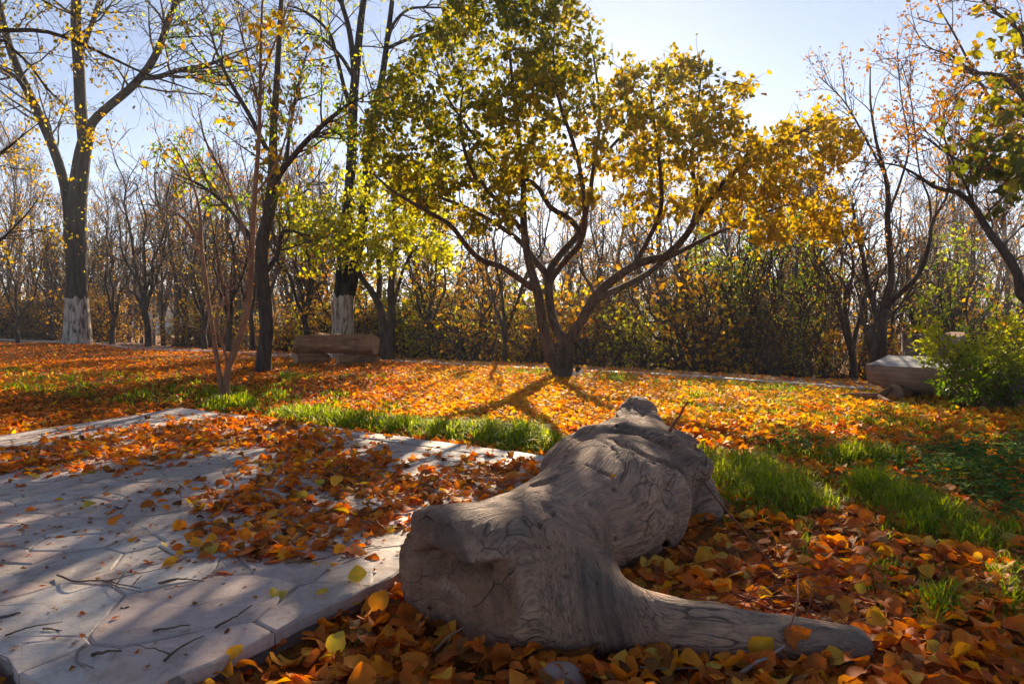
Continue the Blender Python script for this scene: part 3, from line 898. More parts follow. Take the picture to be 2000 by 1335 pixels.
class Tree:
    """limbs are given by hand; finer wood is grown on them level by level"""
    def __init__(self, seed):
        self.rg = np.random.default_rng(seed)
        self.limbs = []           # (P, R)
        self.wood = []            # (P (N,K,3), R (N,K), sides)
        self.leafP = []; 
    def limb(self, pts, r0, r1, rr=None, wob=0.0):
        pts = np.asarray(pts, float)
        r = np.linspace(r0, r1, len(pts)) if rr is None else np.asarray(rr, float)
        P, R = spline(pts, KL, r)
        if wob:
            k = np.linspace(0, 1, KL)[:, None]
            P = P + wob * np.sin(np.pi * k) * np.stack([fbm(np.stack([k[:, 0] * 5, k[:, 0] * 0 + i, k[:, 0] * 0 + self.rg.random() * 50], -1), 2) for i in range(3)], -1)
        self.limbs.append((P, R)); return P, R
    def level(self, P, R, n, length, r, K=6, ang=0.8, wander=0.16, trop=0.03, f0=0.25, f1=1.0, rmin=0.002, sides=3, lenfall=0.5, flat=0.0):
        S, D, pr, idx, t = spawn(P, R, n, f0, f1, ang, self.rg, flat)
        L = length * (1 - lenfall * t) * self.rg.uniform(0.55, 1.25, len(S))
        P2 = walk(S, D, L, K, wander, trop, self.rg)
        r0 = np.minimum(pr * 0.7, r) ; R2 = taper(np.maximum(r0, rmin), np.full(len(S), rmin * 0.8), K)
        self.wood.append((P2, R2, sides))
        return P2, R2
    def tips(self, P, n, f0=0.35, f1=1.0, jit=0.03):
        N, K, _ = P.shape
        idx = self.rg.integers(0, N, n); t = (f0 + (f1 - f0) * self.rg.random(n)) * (K - 1)
        i = np.clip(t.astype(int), 0, K - 2); x = (t - i)[:, None]
        return P[idx, i] * (1 - x) + P[idx, i + 1] * x + self.rg.normal(0, jit, (n, 3))
    def fill(self, clumps, K=6, r0=0.010, r1=0.003, sides=4, pull=0.35):
        """a branchlet from the nearest wood to each clump centre, nearest first"""
        nodes = [p for P, R in self.limbs for p in P[4:]]
        tang = [t for P, R in self.limbs for t in nrm(np.gradient(P, axis=0))[4:]]
        rads = [q for P, R in self.limbs for q in R[4:]]
        nodes, tang, rads = np.array(nodes), np.array(tang), np.array(rads)
        d = np.array([np.min(np.linalg.norm(nodes - c, axis=1)) for c in clumps])
        clumps = clumps[np.argsort(d)]
        bP, bR = [], []
        for chunk in np.array_split(clumps, 24):
            nP = []
            for c in chunk:
                # wood lying below and inward is preferred
                v = c - nodes; L = np.linalg.norm(v, axis=1)
                cosb = (v * tang).sum(1) / np.maximum(L, 1e-6)
                k = np.argmin(L * (1.25 - 0.45 * cosb))
                a, ta, ra = nodes[k], tang[k], rads[k]
                l = np.linalg.norm(c - a)
                m = (a + c) / 2 + ta * l * pull * 0.6 + self.rg.normal(0, 0.06 * l, 3)
                s = np.linspace(0, 1, K)[:, None]
                p = a * (1 - s) ** 2 + 2 * m * s * (1 - s) + c * s ** 2
                p[1:-1] += self.rg.normal(0, 0.02 * l, (K - 2, 3))
                q0 = min(ra * 0.75, r1 + (r0 - r1) * min(1, l / 0.8) * 1.3)
                nP.append(p); bP.append(p); bR.append(np.linspace(q0, r1, K))
            if nP:
                nP = np.array(nP); tg = nrm(np.gradient(nP, axis=1))
                nodes = np.concatenate([nodes, nP[:, 1:].reshape(-1, 3)]); tang = np.concatenate([tang, tg[:, 1:].reshape(-1, 3)])
                rads = np.concatenate([rads, np.tile(np.linspace(r0, r1, K)[1:], len(nP))])
        P, R = np.array(bP), np.array(bR)
        self.wood.append((P, R, sides))
        return P, R, clumps
    def build(self, name, label, cat, base, bark, group=None, twig_mat=None, split_limbs=True, sides=10, cull=None, limb_split_at=1):
        base = np.asarray(base, float)
        t = thing(name, label, cat, base, group)
        mats = [bark]
        if split_limbs:
            for k, (P, R) in enumerate(self.limbs):
                V, q = tubes((P - base)[None], R[None], sides)
                obj('trunk' if k < limb_split_at else 'limb', mk_mesh('limb', V, [q], mats), t)
        elif self.limbs:
            V, q = tubes(np.array([P for P, R in self.limbs]) - base, np.array([R for P, R in self.limbs]), sides)
            obj('trunk', mk_mesh('trunk', V, [q], mats), t)
        ws = []
        for P, R, s in self.wood:
            if cull is not None:
                m = cull(P[:, -1]); P, R = P[m], R[m]
            if len(P): ws.append(tubes(P - base, R, s))
        if ws:
            V, q = join(ws)
            obj('twigs', mk_mesh('twigs', V, [q], [twig_mat or TWIG]), t, kind='stuff')
        return t

def crown(parent, P, base, mat, size, tmpl, rg, tone=(0, 1), droop=0.5, tonev=None, name='crown', beta=None):
    n = len(P)
    R = hang_frames(n, rg, droop)
    sz = rg.uniform(0.65, 1.15, n) * size
    tn = tonev if tonev is not None else rg.uniform(*tone, n)
    return obj(name, leaf_mesh(name, P - base, R, sz, tn, tmpl, mat, rg), parent, kind='stuff')

def in_poly(pt, poly):
    x, y = pt[..., 0], pt[..., 1]; r = np.zeros(x.shape, bool)
    n = len(poly)
    for i in range(n):
        (x0, y0), (x1, y1) = poly[i], poly[(i + 1) % n]
        c = ((y0 > y) != (y1 > y)) & (x < (x1 - x0) * (y - y0) / ((y1 - y0) if y1 != y0 else 1e-9) + x0)
        r ^= c
    return r

def pxl(D, *pts):
    """limb given as (u, v, extra depth)"""
    return [at(u, v, D + (dd[0] if dd else 0)) for u, v, *dd in pts]

def band_tube(P, R, z0, z1, base, grow=1.02, sides=36, K=10, rg=rng):
    """a collar round a trunk between two heights"""
    zz = np.linspace(z0, z1, K)
    o = np.argsort(P[:, 2]); Q = np.stack([np.interp(zz, P[o, 2], P[o, k]) for k in range(3)], -1); r = np.interp(zz, P[o, 2], R[o]) * grow
    V, q = tubes((Q - base)[None], r[None], sides)
    top = slice((K - 1) * sides, K * sides)
    V[top, 2] += rg.normal(0, 0.03, sides)
    return V, q

# ---- the golden tree in the middle
def golden_tree():
    D = 8.7; T = Tree(101); rg = T.rg
    k = 0.82 * D / F
    base = gp(1103, 741); base[2] = H(base[0], base[1])
    T.limb([base + (0, 0, -0.1)] + pxl(D, (1103, 728), (1105, 705), (1106, 680), (1106, 655)), 0, 0, [26 * k, 21 * k, 18 * k, 18 * k, 15 * k])
    A, AR = T.limb(pxl(D, (1095, 735, -.02), (1080, 705, -.05), (1066, 665, -.1), (1056, 610, -.15), (1050, 570, -.2), (1038, 530, -.2), (1027, 480, -.25), (1022, 420, -.3), (1022, 350, -.4), (1012, 260, -.5), (1000, 150, -.6), (990, 50, -.7)), 0, 0, np.array([15, 13, 12, 11.5, 11, 10, 9, 8, 6, 5, 3.5, 2]) * k)
    T.limb(pxl(D, (1106, 665), (1090, 650, .05), (1077, 615, .12), (1072, 570, .2), (1071, 540, .25), (1078, 520, .3), (1100, 490, .4), (1122, 468, .5), (1136, 440, .6), (1150, 390, .7), (1160, 320, .8), (1172, 240, .8), (1165, 150, .9), (1150, 60, 1.0)), 0, 0, np.array([13, 12, 11, 10.5, 10, 9.5, 8.5, 8, 7, 6, 5, 4, 3, 2]) * k)
    T.limb(pxl(D, (1104, 670), (1118, 652, -.05), (1140, 620, -.1), (1158, 585, -.2), (1185, 556, -.3), (1228, 525, -.5), (1262, 508, -.6), (1294, 503, -.7), (1330, 473, -.8), (1352, 440, -.9), (1390, 385, -1.0), (1440, 330, -1.0), (1520, 280, -1.0), (1600, 240, -1.0)), 0, 0, np.array([13, 12, 11.5, 11, 10.5, 9.5, 9, 8, 7.5, 7, 5.5, 4.5, 3.5, 2]) * k)
    T.limb(pxl(D, (1156, 592, -.15), (1180, 577, 0), (1225, 556, .3), (1268, 532, .6), (1295, 508, .8), (1330, 490, 1.0), (1400, 455, 1.2), (1480, 420, 1.3), (1570, 390, 1.3), (1650, 370, 1.2)), 0, 0, np.array([9, 8.5, 8, 7.5, 7, 6, 5, 4, 3, 2]) * k)
    T.limb(pxl(D, (1040, 563, -.2), (1010, 541, -.4), (975, 519, -.6), (945, 510, -.7), (915, 485, -.9), (880, 440, -1.1), (830, 410, -1.3), (770, 375, -1.5), (730, 340, -1.5)), 0, 0, np.array([8, 7, 6.5, 6, 5.5, 5, 4, 3, 1.8]) * k)
    T.limb(pxl(D, (1072, 538, .25), (1050, 515, .3), (1030, 488, .4), (1005, 462, .6), (960, 432, .8), (910, 405, .9), (850, 380, 1.0), (800, 340, 1.2), (750, 300, 1.3)), 0, 0, np.array([8, 8, 7, 6.5, 6, 5, 4, 3, 1.8]) * k)
    T.limb(pxl(D, (1136, 455, .5), (1110, 425, .4), (1075, 405, .3), (1045, 360, .2), (985, 330, .1), (930, 270, .0), (880, 200, -.1), (850, 130, -.2)), 0, 0, np.array([7.5, 7, 6.5, 5.5, 4.5, 3.5, 2.5, 1.6]) * k)
    T.limb(pxl(D, (1026, 460, -.25), (1000, 425, -.6), (960, 380, -.9), (920, 330, -1.2), (900, 250, -1.4), (905, 150, -1.5)), 0, 0, np.array([6, 5, 4.5, 4, 3, 1.6]) * k)
    T.limb(pxl(D, (1073, 552, .23), (1084, 535, .2), (1106, 506, -.1), (1130, 480, -.4), (1142, 430, -.8), (1138, 360, -1.1), (1120, 280, -1.3), (1090, 190, -1.4), (1080, 90, -1.4)), 0, 0, np.array([8, 7.5, 7, 6.5, 6, 5, 4, 3, 1.6]) * k)
    T.limb(pxl(D, (1235, 522, -.5), (1265, 470, -.6), (1290, 410, -.8), (1290, 340, -1.0), (1280, 260, -1.2), (1270, 170, -1.3)), 0, 0, np.array([6, 5.5, 5, 4, 3, 1.6]) * k)
    T.limb(pxl(D, (1350, 445, -.9), (1362, 390, -.7), (1352, 320, -.4), (1358, 240, -.2), (1370, 150, .0)), 0, 0, np.array([5, 4.5, 4, 3, 1.6]) * k)
    T.limb(pxl(D, (1168, 585, -.2), (1150, 553, -.1), (1131, 522, .0)), 0, 0, np.array([5, 4, 2.5]) * k)
    T.limb(pxl(D, (1165, 320, .8), (1215, 265, 1.0), (1270, 220, 1.2), (1330, 190, 1.3), (1390, 170, 1.3)), 0, 0, np.array([4.5, 4, 3, 2.4, 1.4]) * k)
    # root knuckle on the right of the foot
    T.limb([gp(1126, 742) + (0, 0, -.08), at(1130, 731, D), at(1128, 716, D)], 0, 0, np.array([17, 14, 3]) * k)
    poly = [(715, 215), (745, 160), (800, 95), (850, 45), (890, -60), (1010, -95), (1120, -60), (1150, 10), (1165, 75), (1185, 85), (1195, 105), (1225, 85), (1262, 110), (1290, 130), (1320, 90), (1352, 110), (1375, 95), (1395, 130),
            (1385, 160), (1440, 165), (1485, 150), (1440, 205), (1470, 250), (1520, 215), (1560, 240), (1600, 215), (1640, 235), (1672, 195), (1668, 240), (1690, 290), (1650, 320),
            (1625, 360), (1660, 395), (1695, 455), (1640, 475), (1560, 455), (1500, 485), (1465, 470), (1420, 430), (1385, 455), (1350, 420), (1300, 440), (1260, 405), (1235, 440), (1200, 430), (1150, 400), (1110, 440), (1070, 420), (1000, 440), (950, 470), (900, 440), (860, 455), (800, 410), (740, 390), (700, 300)]
    pa = np.array(poly, float)
    U = np.array([rg.uniform(690, 1700, 20000), rg.uniform(-100, 490, 20000)]).T
    U = U[in_poly(U, poly)]
    # fewer leaves low in the middle, where the boughs show
    dens = 1 - 0.80 * np.exp(-(((U[:, 0] - 1090) / 130) ** 2 + ((U[:, 1] - 450) / 85) ** 2)) + .35 * (U[:, 0] > 1330) - 0.45 * np.exp(-(((U[:, 0] - 900) / 120) ** 2 + ((U[:, 1] - 400) / 70) ** 2))
    dens *= 0.55 + 0.75 * (fbm(np.column_stack([U / 70, U[:, 0] * 0]), 2, 8) > -0.10)
    U = U[rg.random(len(U)) < dens][:1150]
    half = 2.2 * np.sqrt(np.clip(1 - ((U[:, 0] - 1190) / 540) ** 2, 0.04, 1)) * np.clip(1.15 - np.abs(U[:, 1] - 230) / 420, 0.3, 1)
    dy = rg.uniform(-1, 1, len(U)); dy = np.sign(dy) * np.abs(dy) ** 0.75 * half
    C = np.array([at(u, v, D + y) for (u, v), y in zip(U, dy)])
    P, R, C = T.fill(C, K=7, r0=0.013, r1=0.0035)
    P2, R2 = T.level(P, R, 4, 0.28, 0.004, K=4, ang=0.8, f0=0.35, rmin=0.0018, lenfall=0.3, trop=0.02)
    lp = np.concatenate([T.tips(P2, 22000, 0.2, 1.0, 0.03), T.tips(P, 2500, 0.6, 1.0, 0.05)])
    q = px(lp)
    lp = lp[(in_poly(q, poly) | (rg.random(len(lp)) < 0.35))]
    q = px(lp)
    t = T.build('golden_tree', 'spreading golden leaved tree forking low, in the middle of the lawn', 'tree', base, BARK_CENTRE, sides=12)
    # greener towards the top, deeper orange towards the right
    g = np.clip(0.45 + 0.00046 * (q[:, 0] - 1150) + 0.0006 * (q[:, 1] - 260) + 0.30 * fbm(lp * 1.6, 2, 15), 0, .82)
    tone = np.clip(g + rg.normal(0, 0.16, len(lp)), 0, 1)
    order = np.argsort(q[:, 2])
    nl = 300
    big = order[:1600][rg.permutation(1600)[:nl]]
    rest = np.setdiff1d(np.arange(len(lp)), big)
    crown(t, lp[rest], base, GOLD, 0.065, LEAF_MID, rg, droop=0.9, tonev=tone[rest])
    # the leaves hanging nearest the viewer, one object each
    R9 = hang_frames(nl, rg, 0.9); protos = []
    for kk in range(12):
        V, f, nv = leaf_geo(np.zeros((1, 3)), np.eye(3)[None], [1.0], LEAF_NEAR, rg, np.array([kk * 2]))
        protos.append([mk_mesh('leaf', V, [f], [GOLD], np.full(len(V), tv)) for tv in (0.25, 0.5, 0.75)])
    for a, i in enumerate(big):
        o = obj('leaf', protos[a % 12][int(np.clip(tone[i] * 3, 0, 2))], t)
        s = rg.uniform(0.045, 0.075)
        M = Matrix([list(R9[a][r]) for r in range(3)]).transposed().to_4x4()
        o.matrix_local = Matrix.Translation(Vector(lp[i] - base)) @ M @ Matrix.Scale(s, 4)
    return t
golden_tree()

# ---- big limewashed willow on the left
def left_willow():
    D = 19.0; T = Tree(202); rg = T.rg; k = D / F
    base = gp(151, 672); D = base[1]; k = D / F; base[2] = H(base[0], base[1])
    P0, R0 = T.limb([base + (0, 0, -.25)] + pxl(D, (151, 668), (151, 640), (150, 580), (149, 500), (150, 400), (160, 310), (170, 265)), 0, 0, np.array([33, 26, 23, 19.5, 18, 17.5, 15, 13]) * k)
    k *= .75; mains = []
    mains.append(T.limb(pxl(D, (166, 290), (158, 215), (154, 130), (148, 50), (150, -40), (158, -160), (150, -300)), 0, 0, np.array([15, 14, 13.5, 12, 10, 7, 3]) * k))
    mains.append(T.limb(pxl(D, (168, 275), (180, 240, -.2), (210, 210, -.5), (255, 172, -.9), (288, 135, -1.2), (312, 90, -1.5), (330, 40, -1.7), (352, -20, -2), (400, -160, -2.2)), 0, 0, np.array([13, 11, 10, 9.5, 9, 8, 7, 6, 3]) * k))
    mains.append(T.limb(pxl(D, (275, 152, -1.1), (310, 150, -1.6), (350, 137, -2.2), (400, 128, -2.8), (440, 118, -3.4), (490, 130, -4)), 0, 0, np.array([6.5, 6, 5, 4, 3, 1.5]) * k))
    mains.append(T.limb(pxl(D, (345, 5, -1.9), (370, -5, -1.5), (420, -20, -1), (480, -60, -.5)), 0, 0, np.array([4, 3.5, 3, 1.5]) * k))
    mains.append(T.limb(pxl(D, (140, 520, .1), (132, 400, .0), (118, 330, -.1), (90, 255, -.2), (55, 180, -.2), (25, 110, -.2), (5, 40, -.3), (-15, -60, -.4)), 0, 0, np.array([14, 12, 11.5, 11, 10.5, 9.5, 8, 5]) * k))
    mains.append(T.limb(pxl(D, (152, 120, 0), (175, 60, .4), (200, -20, .8), (230, -140, 1.2)), 0, 0, np.array([7, 6, 5, 3]) * k))
    mains.append(T.limb(pxl(D, (60, 190, -.2), (30, 150, -.8), (-20, 120, -1.2), (-80, 60, -1.5)), 0, 0, np.array([6, 5, 4, 2]) * k))
    Pm = np.array([p for p, r in mains]); Rm = np.array([r for p, r in mains])
    P1, R1 = T.level(Pm, Rm, 15, 2.6, 0.035, K=8, ang=0.9, wander=0.14, trop=0.05, f0=0.25, rmin=0.010, sides=4)
    P2, R2 = T.level(P1, R1, 7, 1.1, 0.012, K=6, ang=0.7, wander=0.18, trop=-0.02, rmin=0.006)
    P3, R3 = T.level(P2, R2, 3, 0.75, 0.006, K=5, ang=0.5, wander=0.12, trop=-0.30, rmin=0.0045)
    t = T.build('willow_tree', 'massive dark tree with limewashed trunk foot at the far left of the lawn', 'tree', base, BARK_GREY, sides=16)
    V, q = band_tube(P0, R0, base[2] - .1, at(150, 581, D)[2], base, 1.025, 44)
    obj('whitewash', mk_mesh('whitewash', V, [q], [WHITEWASH]), t)
    lp = np.concatenate([T.tips(P3, 1500, 0.1, 1.0, 0.05), T.tips(P1, 350, 0.1, 0.6, 0.15), T.tips(np.array([P0[10:]]), 160, 0.0, 1.0, 0.38)])
    crown(t, lp, base, LIME, 0.085, LEAF_LANCE, rg, (0.2, 0.9))
    return t
left_willow()

# ---- dark tree behind the slab, left of the bench
def dark_tree():
    base = gp(514, 727); D = base[1]; k = D / F; T = Tree(303); rg = T.rg; base[2] = H(base[0], base[1])
    P0, R0 = T.limb([base + (0, 0, -.1)] + pxl(D, (514, 722), (516, 690), (521, 640), (517, 580), (511, 520), (512, 470), (524, 420), (532, 340), (534, 260), (540, 170), (545, 80), (552, -40), (560, -160)), 0, 0, np.array([20, 16, 14, 13, 12.5, 12, 11.5, 10.5, 9, 7.5, 6, 5, 4, 2]) * k)
    ms = [(P0, R0)]
    ms.append(T.limb(pxl(D, (528, 375), (550, 335, -.2), (590, 285, -.4), (625, 250, -.6), (662, 218, -.8), (700, 190, -.9)), 0, 0, np.array([7, 6, 5, 4.5, 3.5, 1.5]) * k))
    ms.append(T.limb(pxl(D, (520, 430), (535, 400, .2), (545, 350, .5), (560, 300, .7), (575, 200, .9), (600, 100, 1.0)), 0, 0, np.array([6, 5.5, 5, 4, 3, 1.5]) * k))
    ms.append(T.limb(pxl(D, (514, 540), (540, 500, .3), (548, 465, .4), (560, 450, .6), (600, 460, .8)), 0, 0, np.array([5, 4, 3.5, 3, 1.5]) * k))
    ms.append(T.limb(pxl(D, (520, 290), (490, 230, .1), (455, 170, .2), (430, 120, .2), (410, 60, .2)), 0, 0, np.array([5, 4.5, 4, 3, 1.5]) * k))
    ms.append(T.limb(pxl(D, (512, 490), (480, 450, .3), (440, 400, .5), (390, 360, .7), (340, 340, .8)), 0, 0, np.array([5, 4.5, 3.5, 2.5, 1.2]) * k))
    Pm = np.array([p for p, r in ms]); Rm = np.array([r for p, r in ms])
    P1, R1 = T.level(Pm, Rm, 13, 1.1, 0.014, K=7, ang=0.8, wander=0.16, trop=0.05, f0=0.35, rmin=0.0045, sides=4)
    P2, R2 = T.level(P1, R1, 6, 0.45, 0.005, K=5, ang=0.7, wander=0.18, trop=0.0, rmin=0.0025)
    t = T.build('dark_tree', 'slim dark curving tree behind the paving, left of the log bench', 'tree', base, BARK_DARK, sides=12)
    lp = T.tips(P2, 2300, 0.1, 1.0, 0.04)
    lp = lp[rg.random(len(lp)) < np.clip((lp[:, 2] - 1.2) / 1.2, 0.15, 1)]
    crown(t, lp, base, GREEN, 0.075, LEAF_LANCE, rg, (0.2, 1.0), 1.0)
    lp2 = T.tips(P2, 500, 0.1, 1.0, 0.04)
    crown(t, lp2, base, RUST, 0.07, LEAF_MID, rg, (0.2, 1.0), 0.8, name='crown')
    return t
dark_tree()

# ---- slim brown many-stemmed tree just beyond the slab corner
def brown_sapling():
    base = gp(440, 787); D = base[1]; k = .64 * D / F; T = Tree(404); rg = T.rg; base[2] = H(base[0], base[1])
    P0, R0 = T.limb([base + (0, 0, -.08)] + pxl(D, (441, 770), (442, 745), (446, 715), (456, 690), (473, 645), (485, 590), (490, 530), (494, 450), (499, 360), (506, 270), (508, 170), (510, 80), (512, 10), (520, -80)), 0, 0, np.array([13, 11, 11, 10, 10, 9.5, 9, 8.5, 7.5, 7, 6, 5, 4, 3, 1.5]) * k)
    ms = [(P0, R0)]
    ms.append(T.limb(pxl(D, (437, 775), (430, 740), (424, 700), (416, 650), (408, 600), (401, 540), (393, 480), (391, 420), (380, 370), (360, 320), (330, 270)), 0, 0, np.array([9, 8, 7, 6.5, 6, 5.5, 5, 4.5, 3.5, 2.5, 1.2]) * k))
    ms.append(T.limb(pxl(D, (446, 712), (437, 680, -.05), (425, 640, -.1), (428, 600, -.1)), 0, 0, np.array([4, 3.5, 3, 1.5]) * k))
    ms.append(T.limb(pxl(D, (433, 668, -.05), (440, 640, -.1), (447, 602, -.1), (440, 560, -.12), (430, 520, -.12)), 0, 0, np.array([3.5, 3, 2.8, 2, 1]) * k))
    ms.append(T.limb(pxl(D, (393, 480), (375, 450), (350, 420), (300, 395), (285, 330)), 0, 0, np.array([4.5, 4, 3, 2, 1]) * k))
    ms.append(T.limb(pxl(D, (490, 520), (470, 430, .1), (440, 350, .2), (400, 270, .3), (385, 200, .3)), 0, 0, np.array([5, 4.2, 3.4, 2.4, 1]) * k))
    ms.append(T.limb(pxl(D, (498, 380), (535, 330, -.2), (560, 260, -.3), (570, 180, -.3)), 0, 0, np.array([4, 3.2, 2.2, 1]) * k))
    ms.append(T.limb(pxl(D, (508, 220), (490, 140, -.1), (470, 60, -.2), (450, 0, -.2)), 0, 0, np.array([3.4, 2.8, 2, 1]) * k))
    ms.append(T.limb(pxl(D, (508, 160), (530, 100, -.2), (550, 50, -.2), (565, 0, -.2)), 0, 0, np.array([3.4, 2.8, 2, 1]) * k))
    Pm = np.array([p for p, r in ms]); Rm = np.array([r for p, r in ms])
    P1, R1 = T.level(Pm, Rm, 6, 0.55, 0.007, K=6, ang=0.7, wander=0.15, trop=0.07, f0=0.5, rmin=0.003, sides=4)
    P2, R2 = T.level(P1, R1, 3, 0.25, 0.003, K=4, ang=0.7, wander=0.15, trop=0.03, rmin=0.0018)
    t = T.build('brown_sapling', 'slim smooth barked brown tree with several stems, just beyond the paving corner', 'tree', base, BARK_RED, sides=12, twig_mat=BARK_RED)
    # few big leaves, orange ones at the top
    lp = []
    for (u, v, du, dv, n) in ((500, 45, 28, 28, 40), (560, 50, 28, 28, 36), (615, 95, 16, 16, 12), (515, 100, 20, 30, 18), (520, 305, 26, 20, 20), (600, 293, 7, 7, 3), (440, 235, 12, 10, 6), (285, 312, 6, 8, 3), (380, 340, 9, 12, 5), (350, 375, 8, 8, 5), (575, 232, 18, 14, 10), (545, 375, 14, 12, 8), (470, 150, 40, 60, 14), (540, 170, 30, 60, 12)):
        lp += [at(u + rg.normal(0, du * .6), v + rg.normal(0, dv * .6), D + rg.normal(0, .15)) for _ in range(n)]
    lp = np.array(lp)
    R9 = hang_frames(len(lp), rg, 0.8)
    protos = []
    for kk in range(10):
        V, f, nv = leaf_geo(np.zeros((1, 3)), np.eye(3)[None], [1.0], LEAF_NEAR, rg, np.array([kk * 2 + 1]))
        protos.append([mk_mesh('leaf', V, [f], [GOLD], np.full(len(V), tv)) for tv in (0.4, 0.75, 1.0)])
    wood = np.concatenate([Pm.reshape(-1, 3), P1.reshape(-1, 3), P2.reshape(-1, 3)])
    hang = []
    for a, p in enumerate(lp):
        o = obj('leaf', protos[a % 10][rg.integers(0, 3)], t)
        w = wood[np.argmin(np.linalg.norm(wood - p, axis=1))]
        hang.append((w, p))
        M = Matrix([list(R9[a][r]) for r in range(3)]).transposed().to_4x4()
        o.matrix_local = Matrix.Translation(Vector(p - base)) @ M @ Matrix.Scale(rg.uniform(0.035, 0.065), 4)
    s = np.linspace(0, 1, 4)[None, :, None]
    w, p = np.array([h[0] for h in hang])[:, None], np.array([h[1] for h in hang])[:, None]
    V, q = tubes(w * (1 - s) + p * s + np.array([0, 0, .04]) * np.sin(np.pi * s) - base, np.full((len(lp), 4), 0.0014), 3)
    obj('leaf_stalks', mk_mesh('leaf_stalks', V, [q], [BARK_RED]), t, kind='stuff')
    return t
brown_sapling()

# ---- two-stemmed limewashed tree behind the bench
def twin_trunk():
    D = 13.0; T = Tree(505); rg = T.rg; k = D / F
    base = at(669, 690, D); base[2] = H(base[0], base[1]) 
    P0, R0 = T.limb([base + (0, 0, -.2), base + (0, 0, .05)] + pxl(D, (669, 660), (669, 620), (671, 585), (674, 555)), 0, 0, np.array([27, 24, 21, 20, 20, 19]) * k)
    ms = []
    ms.append(T.limb(pxl(D, (664, 580), (667, 540), (672, 480), (680, 400), (687, 300), (690, 200), (697, 120), (705, 40), (715, -40), (720, -160)), 0, 0, np.array([13, 12, 11.5, 10.5, 9.5, 9, 8, 6.5, 5, 2]) * k))
    ms.append(T.limb(pxl(D, (682, 575), (692, 530), (702, 470), (712, 400), (718, 320), (728, 240), (745, 160), (755, 90), (766, 0), (775, -110)), 0, 0, np.array([12, 11.5, 11, 10, 9, 7.5, 6.5, 5.5, 4.5, 2]) * k))
    ms.append(T.limb(pxl(D, (693, 160), (688, 100), (680, 50), (665, 0), (640, -80)), 0, 0, np.array([6, 5.5, 5, 4, 2]) * k))
    ms.append(T.limb(pxl(D, (690, 230), (672, 170), (655, 100), (640, 60), (600, 25), (560, 10)), 0, 0, np.array([4.5, 4, 3.5, 3, 2, 1.2]) * k))
    ms.append(T.limb(pxl(D, (690, 150), (665, 110), (625, 72), (590, 65)), 0, 0, np.array([4, 3.5, 2.5, 1.2]) * k))
    ms.append(T.limb(pxl(D, (755, 95), (790, 80), (830, 65), (870, 60)), 0, 0, np.array([3.5, 3, 2, 1.2]) * k))
    ms.append(T.limb(pxl(D, (757, 80), (770, 45), (800, 18), (850, 15), (900, 18)), 0, 0, np.array([3.5, 3, 2.4, 1.8, 1.2]) * k))
    Pm = np.array([p for p, r in ms]); Rm = np.array([r for p, r in ms])
    P1, R1 = T.level(Pm, Rm, 10, 1.5, 0.016, K=7, ang=0.85, wander=0.17, trop=0.02, f0=0.35, rmin=0.006, sides=4)
    P2, R2 = T.level(P1, R1, 6, 0.7, 0.006, K=5, ang=0.7, wander=0.2, trop=-0.03, rmin=0.0032)
    t = T.build('twin_trunk_tree', 'tall tree with two trunks and a limewashed foot, behind the log bench', 'tree', base, BARK_GREY, sides=14)
    V, q = band_tube(P0, R0, base[2] - .05, at(670, 579, D)[2], base, 1.03, 40)
    obj('whitewash', mk_mesh('whitewash', V, [q], [WHITEWASH]), t)
    lp = T.tips(P2, 1300, 0.2, 1.0, 0.06)
    crown(t, lp, base, LIME, 0.085, LEAF_LANCE, rg, (0.0, 0.7), 1.0)
    return t
twin_trunk()

# ---- yellow-green tree with two stems right of the bench
def lime_tree():
    D = 12.4; T = Tree(606); rg = T.rg; k = D / F
    base = at(757, 700, D); base[2] = H(base[0], base[1])
    P0, R0 = T.limb([base + (0, 0, -.1)] + pxl(D, (757, 690), (752, 660), (747, 620), (738, 590), (722, 563), (705, 540), (690, 500), (670, 460), (640, 430)), 0, 0, np.array([15, 12, 9, 8, 7, 6, 5.5, 4.5, 3.5, 2]) * k)
    ms = [(P0, R0)]
    ms.append(T.limb(pxl(D, (757, 690), (762, 655), (766, 610), (763, 570), (768, 520), (775, 470), (770, 400), (780, 330)), 0, 0, np.array([10, 8, 7, 7, 6, 5.5, 4, 2]) * k))
    ms.append(T.limb(pxl(D, (738, 595), (741, 560, .2), (740, 520, .3), (735, 470, .5), (730, 420, .6)), 0, 0, np.array([6, 5.5, 5, 3.5, 2]) * k))
    ms.append(T.limb(pxl(D, (767, 600), (778, 560, .2), (790, 520, .3), (815, 480, .4), (860, 440, .5)), 0, 0, np.array([4, 3.5, 3, 2.5, 1.5]) * k))
    C = []
    for (u, v, su, sv, n) in ((600, 420, 45, 40, 50), (650, 470, 55, 40, 70), (720, 440, 50, 55, 60), (790, 470, 55, 35, 70), (830, 420, 50, 50, 60), (780, 370, 50, 40, 45), (860, 500, 25, 14, 22), (740, 510, 35, 18, 25), (700, 370, 50, 40, 30), (580, 470, 30, 25, 25)):
        C += [at(u + rg.normal(0, su * .7), v + rg.normal(0, sv * .7), D + rg.uniform(-1.5, 1.3)) for _ in range(n)]
    P, R, C = T.fill(np.array(C), K=6, r0=0.012, r1=0.004)
    P2, R2 = T.level(P, R, 3, 0.3, 0.004, K=4, ang=0.8, f0=0.4, rmin=0.0022)
    lp = np.concatenate([T.tips(P2, 3800, 0.2, 1.0, 0.04), T.tips(P, 700, 0.6, 1.0, 0.06)])
    t = T.build('lime_leaved_tree', 'low tree with bright yellow green leaves and two stems, right of the bench', 'tree', base, BARK_DARK, sides=10)
    crown(t, lp, base, LIME, 0.078, LEAF_MID, rg, droop=0.9, tonev=np.clip(rg.normal(.5, .22, len(lp)), 0, 1))
    return t
lime_tree()

